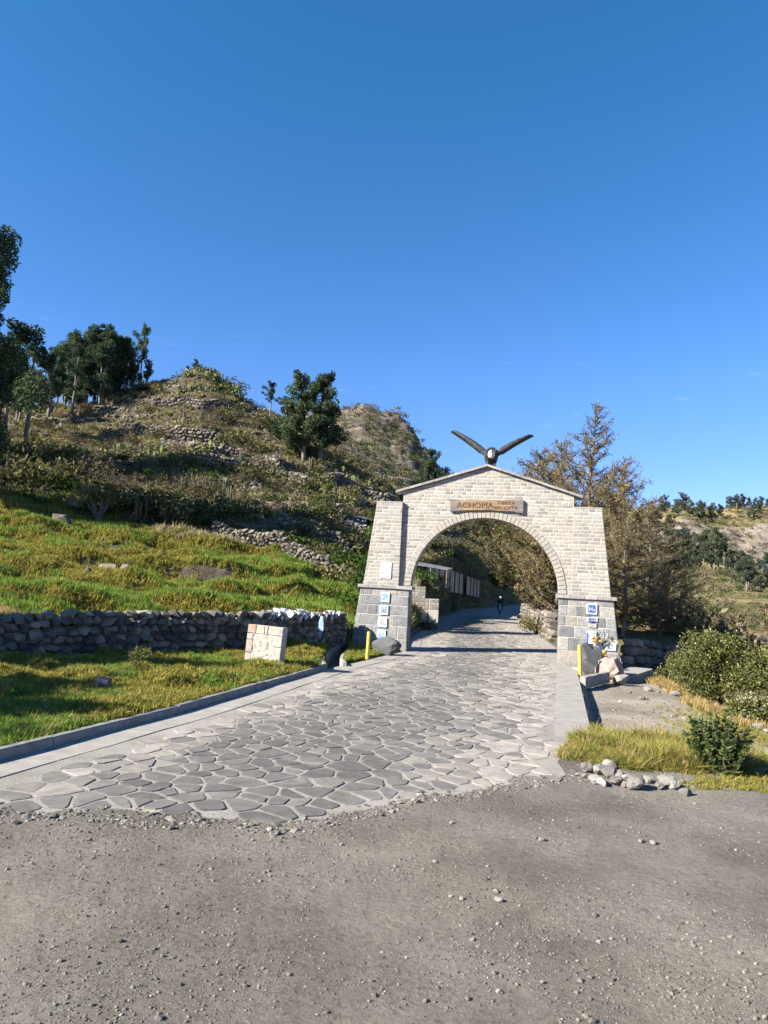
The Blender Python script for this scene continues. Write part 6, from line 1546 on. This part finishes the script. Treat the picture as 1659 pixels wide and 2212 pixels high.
def skin_body(name, verts, edges, rad, mat, parent, sub=2):
    me = bpy.data.meshes.new(name); me.from_pydata(verts, edges, []); o = link(bpy.data.objects.new(name, me), parent)
    o.modifiers.new('skin', 'SKIN'); sv_ = me.skin_vertices[0].data
    for i, r in enumerate(rad): sv_[i].radius = r if hasattr(r, '__len__') else (r, r)
    sv_[0].use_root = True
    m_ = o.modifiers.new('sub', 'SUBSURF'); m_.levels = sub; m_.render_levels = sub
    dg = bpy.context.evaluated_depsgraph_get(); dg.update(); m2 = bpy.data.meshes.new_from_object(o.evaluated_get(dg)); o.modifiers.clear(); o.data = m2
    m2.materials.clear(); m2.materials.append(mat); m2.polygons.foreach_set('use_smooth', np.ones(len(m2.polygons), bool)); return o
pr = empty('person', (BX, BY_, .012), (0, 0, BR), 'person in dark jacket and pale helmet riding the motorcycle', 'person')
V = [(0, .32, .95), (0, .30, 1.12), (0, .22, 1.32), (0, .18, 1.44), (0, .15, 1.53), (0, .13, 1.62),
     (-.19, .18, 1.38), (-.30, .05, 1.18), (-.35, -.22, 1.06), (.19, .18, 1.38), (.30, .05, 1.18), (.35, -.22, 1.06),
     (-.11, .28, .92), (-.24, -.08, .80), (-.20, .10, .38), (-.21, -.06, .32), (.11, .28, .92), (.24, -.08, .80), (.20, .10, .38), (.21, -.06, .32)]
E_ = [(0, 1), (1, 2), (2, 3), (3, 4), (4, 5), (2, 6), (6, 7), (7, 8), (2, 9), (9, 10), (10, 11), (0, 12), (12, 13), (13, 14), (14, 15), (0, 16), (16, 17), (17, 18), (18, 19)]
RD = [.14, .15, .17, .09, .06, .09, .08, .055, .04, .08, .055, .04, .10, .075, .05, .045, .10, .075, .05, .045]
skin_body('body', V, E_, RD, MT['black'], pr)
me = rock_mesh('helmet', 91, 3, 0, .01, MT['white'], 0, True); obj('helmet', me, pr, (0, .12, 1.64), (0, 0, 0), (.25, .29, .27))
me = rock_mesh('face', 92, 2, 0, .02, MT['skin'], 0, True); obj('face', me, pr, (0, .04, 1.61), (0, 0, 0), (.17, .16, .19))
for sx in (-1, 1):
    b = MB()
    b.tube([(sx*.24, -.08, .80), (sx*.22, .0, .6), (sx*.20, .10, .40)], [.085, .075, .06], 8); b.build('trouser_leg', MT['denim'], pr, True)

# ================================================================ GRASS MOUND (ROADSIDE ISLAND)
cxi, cyi = 5.0, 13.0
def mound(x, y):
    return None
LG = [tuft(60+i, m_, 20, .21, .13, .006, 1.5) for i, m_ in enumerate(('ygrass', 'ygrass', 'grass', 'straw', 'straw', 'ygrass', 'moundshrub'))]
def isc(X, Y, s, r):
    # outline in plan: along the mouth of the road
    d = ((X-4.6)/1.95)**2+((Y-12.25-.12*(X-4.5))/1.45)**2
    return (d+.5*fbm(X*1.5, Y*1.5, 2, 180) < 1) & (X > Lr(Y)+.05)
# mound body
b = MB(); nn = 60; V = []; F = []
for j in range(nn+1):
    for i in range(nn+1):
        x = lerp(2.5, 6.8, i/nn); y = lerp(10.6, 14.1, j/nn); d = ((x-4.55)/2.0)**2+((y-12.25-.12*(x-4.5))/1.55)**2
        z = Hs(x, y)+.14*float(ss(1-d, 0, .5))+.08*float(fbm(np.array(x*2), np.array(y*2), 3, 185))*(d < 1)-.04
        V.append((x, y, z))
F = [(j*(nn+1)+i, j*(nn+1)+i+1, (j+1)*(nn+1)+i+1, (j+1)*(nn+1)+i) for j in range(nn) for i in range(nn)]
VV = np.array(V); keep = [q for q in F if (((VV[list(q), 0].mean()-4.55)/2.0)**2+((VV[list(q), 1].mean()-12.25-.12*(VV[list(q), 0].mean()-4.5))/1.55)**2) < 1.0 and VV[list(q), 0].mean() > float(Lr(VV[list(q), 1].mean()))-.1]
me = mesh_np('grass_mound', V, keep, MT['verge'], smooth=True); tag(link(bpy.data.objects.new('grass_mound', me)), kind='structure')
P = sample(7000, .15, .62, 10.7, 14.2, isc, 720); d = ((P[:, 0]-4.55)/2.0)**2+((P[:, 1]-12.25-.12*(P[:, 0]-4.5))/1.55)**2
P[:, 2] += .14*ss(1-d, 0, .5)-.04
scatter('mound_grass', LG, P, rng.uniform(.5, 1.1, len(P))*(.75+1.6*fbm(P[:, 0]*1.6, P[:, 1]*1.6, 3, 222)), .45, 'long yellow green grass on the mound beside the road mouth', 'grass')
P = sample(2500, .2, .75, 9.9, 19, lambda X, Y, s, r: (X > Lr(Y)+.2) & (fbm(X*.6, Y*.6, 3, 190) > .06) & (r.random(len(X)) < ss(s, .36, .52)), 721); scatter('sparse_lot_grass', TY, P, rng.uniform(.2, .45, len(P)), .4, 'sparse short grass over the dirt lot', 'grass')
P = sample(2600, .3, .7, 17, 30, lambda X, Y, s, r: (X > 8.2+.15*(Y-17)+.8*fbm(X, Y, 2, 5)) & (X < 12.5), 722); scatter('lot_edge_straw', TS+TY[:1], P, rng.uniform(.5, 1.1, len(P)), .4, 'dry straw along the foot of the flowering bushes', 'dry grass')
# dark green shrub on the mound
p = gr(1552, 1692, -.15); t = empty('green_shrub', (p[0], p[1], Hs(p[0], p[1])+.05), (0, 0, 0), 'dark green upright leafy shrub at the right end of the grass mound', 'shrub'); t.scale = (1, 1, .85)
mb = MB(); rr = random.Random(8); C = []; A_ = []; 
r = np.random.default_rng(8); Cc, Aa, Bb, Tt = [], [], [], []
for k in range(44):
    a = rr.uniform(0, tau); q = rr.random()**.6*.42; h_ = rr.uniform(.45, 1.0)*(1-.5*q); e = Vector((cos(a)*q*1.2, sin(a)*q*1.0, h_)); s0 = Vector((cos(a)*q*.5, sin(a)*q*.5, -.1)); mb.tube([s0, s0.lerp(e, .6)+Vector((0, 0, .05)), e], [.006, .005, .002], 4, cap=False)
    m_ = 100; tt = r.uniform(.15, 1.02, m_)[:, None]; cc = np.array(s0)*(1-tt)+np.array(e)*tt; az = r.uniform(0, tau, m_); dd = np.stack([np.cos(az), np.sin(az), r.uniform(.2, 1.2, m_)], -1); dd /= np.linalg.norm(dd, axis=1)[:, None]
    s = .085*r.uniform(.6, 1.3, m_)[:, None]; bb_ = np.cross(dd, rdir(r, m_)); bb_ /= np.linalg.norm(bb_, axis=1)[:, None]
    Cc.append(cc+dd*s/2); Aa.append(dd*s/2); Bb.append(bb_*s*.22); Tt.append(np.clip(r.normal(.4, .2, m_), 0, 1))
V, F = quads_from(*map(np.concatenate, (Cc, Aa, Bb))); obj('stems', mb.mesh('stems', MT['bark']), t); obj('leaves', mesh_np('leaves', V, F, MT['moundshrub'], np.repeat(np.concatenate(Tt), 4)), t)
# weed on the shaded verge
p = at(292, 1448, 15.8); t = empty('verge_weed', (p[0], p[1], Hs(p[0], p[1])), (0, 0, 0), 'yellowish leafy weed standing in the verge grass before the long wall', 'plant')
obj('leaves', leaf_cloud('leaves', [(random.gauss(0, .13), random.gauss(0, .13), random.uniform(.1, .5)) for _ in range(14)], [.12]*14, 900, .06, .4, MT['hedge'], 4, -.3), t)
b = MB()
for k in range(8): b.tube([(0, 0, 0), (random.gauss(0, .12), random.gauss(0, .12), random.uniform(.35, .6))], [.008, .003], 4, cap=False)
b.build('stems', MT['bark'], t)

# ================================================================ GRAVEL ON THE DIRT
def gravel_c(X, Y, s, r): return ((Y < 9.6) | (X > Lr(Y)+.1)) & (Y > 3.4) & ~((X > -5.3) & (X < 2.8) & (Y > np.interp(X, fxs, fys)-.03)) & (r.random(len(X)) < .35+3.*(fbm(X*.7, Y*.7, 3, 240)+.1))
PB_ = [rock_mesh('pebble', 30+i, 1, .3, .2, MT['palestone'], 1) for i in range(0)]+[rock_mesh('pebble', 40+i, 1, .3, .2, MT['pebble'], 1) for i in range(6)]
P = sample(24000, -.95, .95, 3.5, 11.5, gravel_c, 730, .9)
S = np.exp(rng.normal(math.log(.010), .5, len(P))); S = np.clip(S, .006, .055)
P[:, 2] += S*.15
scatter('gravel', PB_, P, np.stack([S*1.2, S, S*.7], -1), .3, 'loose gravel strewn over the dirt road', 'gravel')
P = sample(5000, .2, .75, 10, 27, lambda X, Y, s, r: (X > Lr(Y)+.1), 731); S = np.clip(np.exp(rng.normal(math.log(.025), .5, len(P))), .01, .12); scatter('lot_gravel', PB_, P, np.stack([S*1.2, S, S*.7], -1), .3, 'loose gravel on the dirt lot', 'gravel')
# rubble of broken paving at the front edge of the cobbles
P = sample(2600, -.7, .3, 7.2, 10.4, lambda X, Y, s, r: np.abs(Y-np.interp(X, fxs, fys)) < .3, 732); S = np.clip(np.exp(rng.normal(math.log(.022), .6, len(P))), .012, .11); scatter('edge_rubble', PB_, P, np.stack([S*1.3, S, S*.5], -1), .3, 'broken mortar crumbs along the ragged paving edge', 'gravel')
for k, (px, py, lb) in enumerate(((1170, 1812, 'whitish pebble on the dirt road nearest the middle right'), (1385, 1816, 'larger pale pebble, left of a pair on the dirt'), (1410, 1818, 'larger pale pebble, right of a pair on the dirt'), (1078, 1940, 'white pebble on the lower middle of the dirt road'))):
    p = gr(px, py, 0); o = obj('pebble', RKP[k % 4], None, (p[0], p[1], Hs(p[0], p[1])+.012), (0, 0, k), (.085, .06, .045)); tag(o, lb, 'stone')
LMK = {'the pointed hilltop': (395, 800), 'the big dark eucalyptus': (655, 900), 'the lone slender eucalyptus': (303, 790), 'the cactus tree': (213, 1080), 'the sunlit rubble wall': (600, 1180), 'the dark shed': (779, 1105), 'the rocky ridge': (850, 925), 'the bare trunked eucalyptus': (62, 850), 'the flat field boulder': (236, 1185), 'the arch opening': (1050, 1250), 'the Hs tile': (1270, 1320), 'the pink boulder': (1318, 1460), 'the road mouth': (1240, 1650), 'the flowering bush': (1560, 1400), 'the low white house': (1517, 1225), 'the far cliff': (1600, 1170)}
def pix(o):
    q = np.array(o.location)-np.array([0, 0, CZ]); k = q@f_; return 829.5+FPX*(q@r_)/k, 1106-FPX*(q@u_)/k
ORD = ['leftmost', 'second from left', 'third from left', 'fourth from left', 'fifth from left', 'sixth from left', 'seventh from left', 'eighth from left', 'ninth from left', 'tenth from left', 'eleventh from left', 'twelfth from left', '13th from left', '14th from left', '15th from left', '16th from left', '17th from left', '18th from left', '19th from left', '20th from left', '21st from left', '22nd from left', '23rd from left', '24th from left']
by = {}
for o in list(COL.objects):
    if o.parent is None and o.get('group') and o.get('label'): by.setdefault({'prickly pears near the hilltop': 'pp', 'prickly pears on the middle terraces': 'pp'}.get(o['group'], o['label']), []).append(o)
SHORT = {'olive shrubs on the terraces': 'rounded olive shrub', 'brown shrubs on the terraces': 'twiggy brown shrub', 'green shrubs on the lower hillside': 'dark green leafy shrub', 'columnar cacti on the hillside': 'columnar cactus', 'prickly pears near the hilltop': 'pale prickly pear', 'prickly pears on the middle terraces': 'pale prickly pear', 'eucalyptus in the far valley': 'tall distant eucalyptus', 'eucalyptus on the far skyline': 'small skyline eucalyptus', 'whitish stones edging the grass mound': 'whitish edging stone', 'loose stones on the dirt lot': 'pale loose stone', 'stones heaped by the flowering bush': 'grey heaped stone'}
for lb, os_ in by.items():
    if len(os_) < 2 or os_[0]['group'] not in SHORT: continue
    bk = {}
    for o in os_:
        x, y = pix(o); nm = min(LMK, key=lambda k: (LMK[k][0]-x)**2+(LMK[k][1]-y)**2*1.4); lx, ly = LMK[nm]
        v = 'above' if y < ly-28 else ('below' if y > ly+28 else ''); h = 'left' if x < lx-28 else ('right' if x > lx+28 else '')
        rel = {('', ''): 'right at', ('above', ''): 'straight above', ('below', ''): 'straight below', ('', 'left'): 'level left of', ('', 'right'): 'level right of'}.get((v, h), v+' '+h+' of')
        bk.setdefault(rel+' '+nm, []).append((x, o))
    for rel, lst in bk.items():
        lst.sort(key=lambda q: q[0])
        for i, (x, o) in enumerate(lst):
            if len(lst) == 1: o['label'] = SHORT[o['group']]+' '+rel
            elif i < len(ORD): o['label'] = SHORT[o['group']]+', '+ORD[i]+' of those '+rel
            else: o['label'] = SHORT[o['group']]+' in the right part of those '+rel
print('objects', len(bpy.data.objects), 'tris', sum(len(m.polygons) for m in bpy.data.meshes))
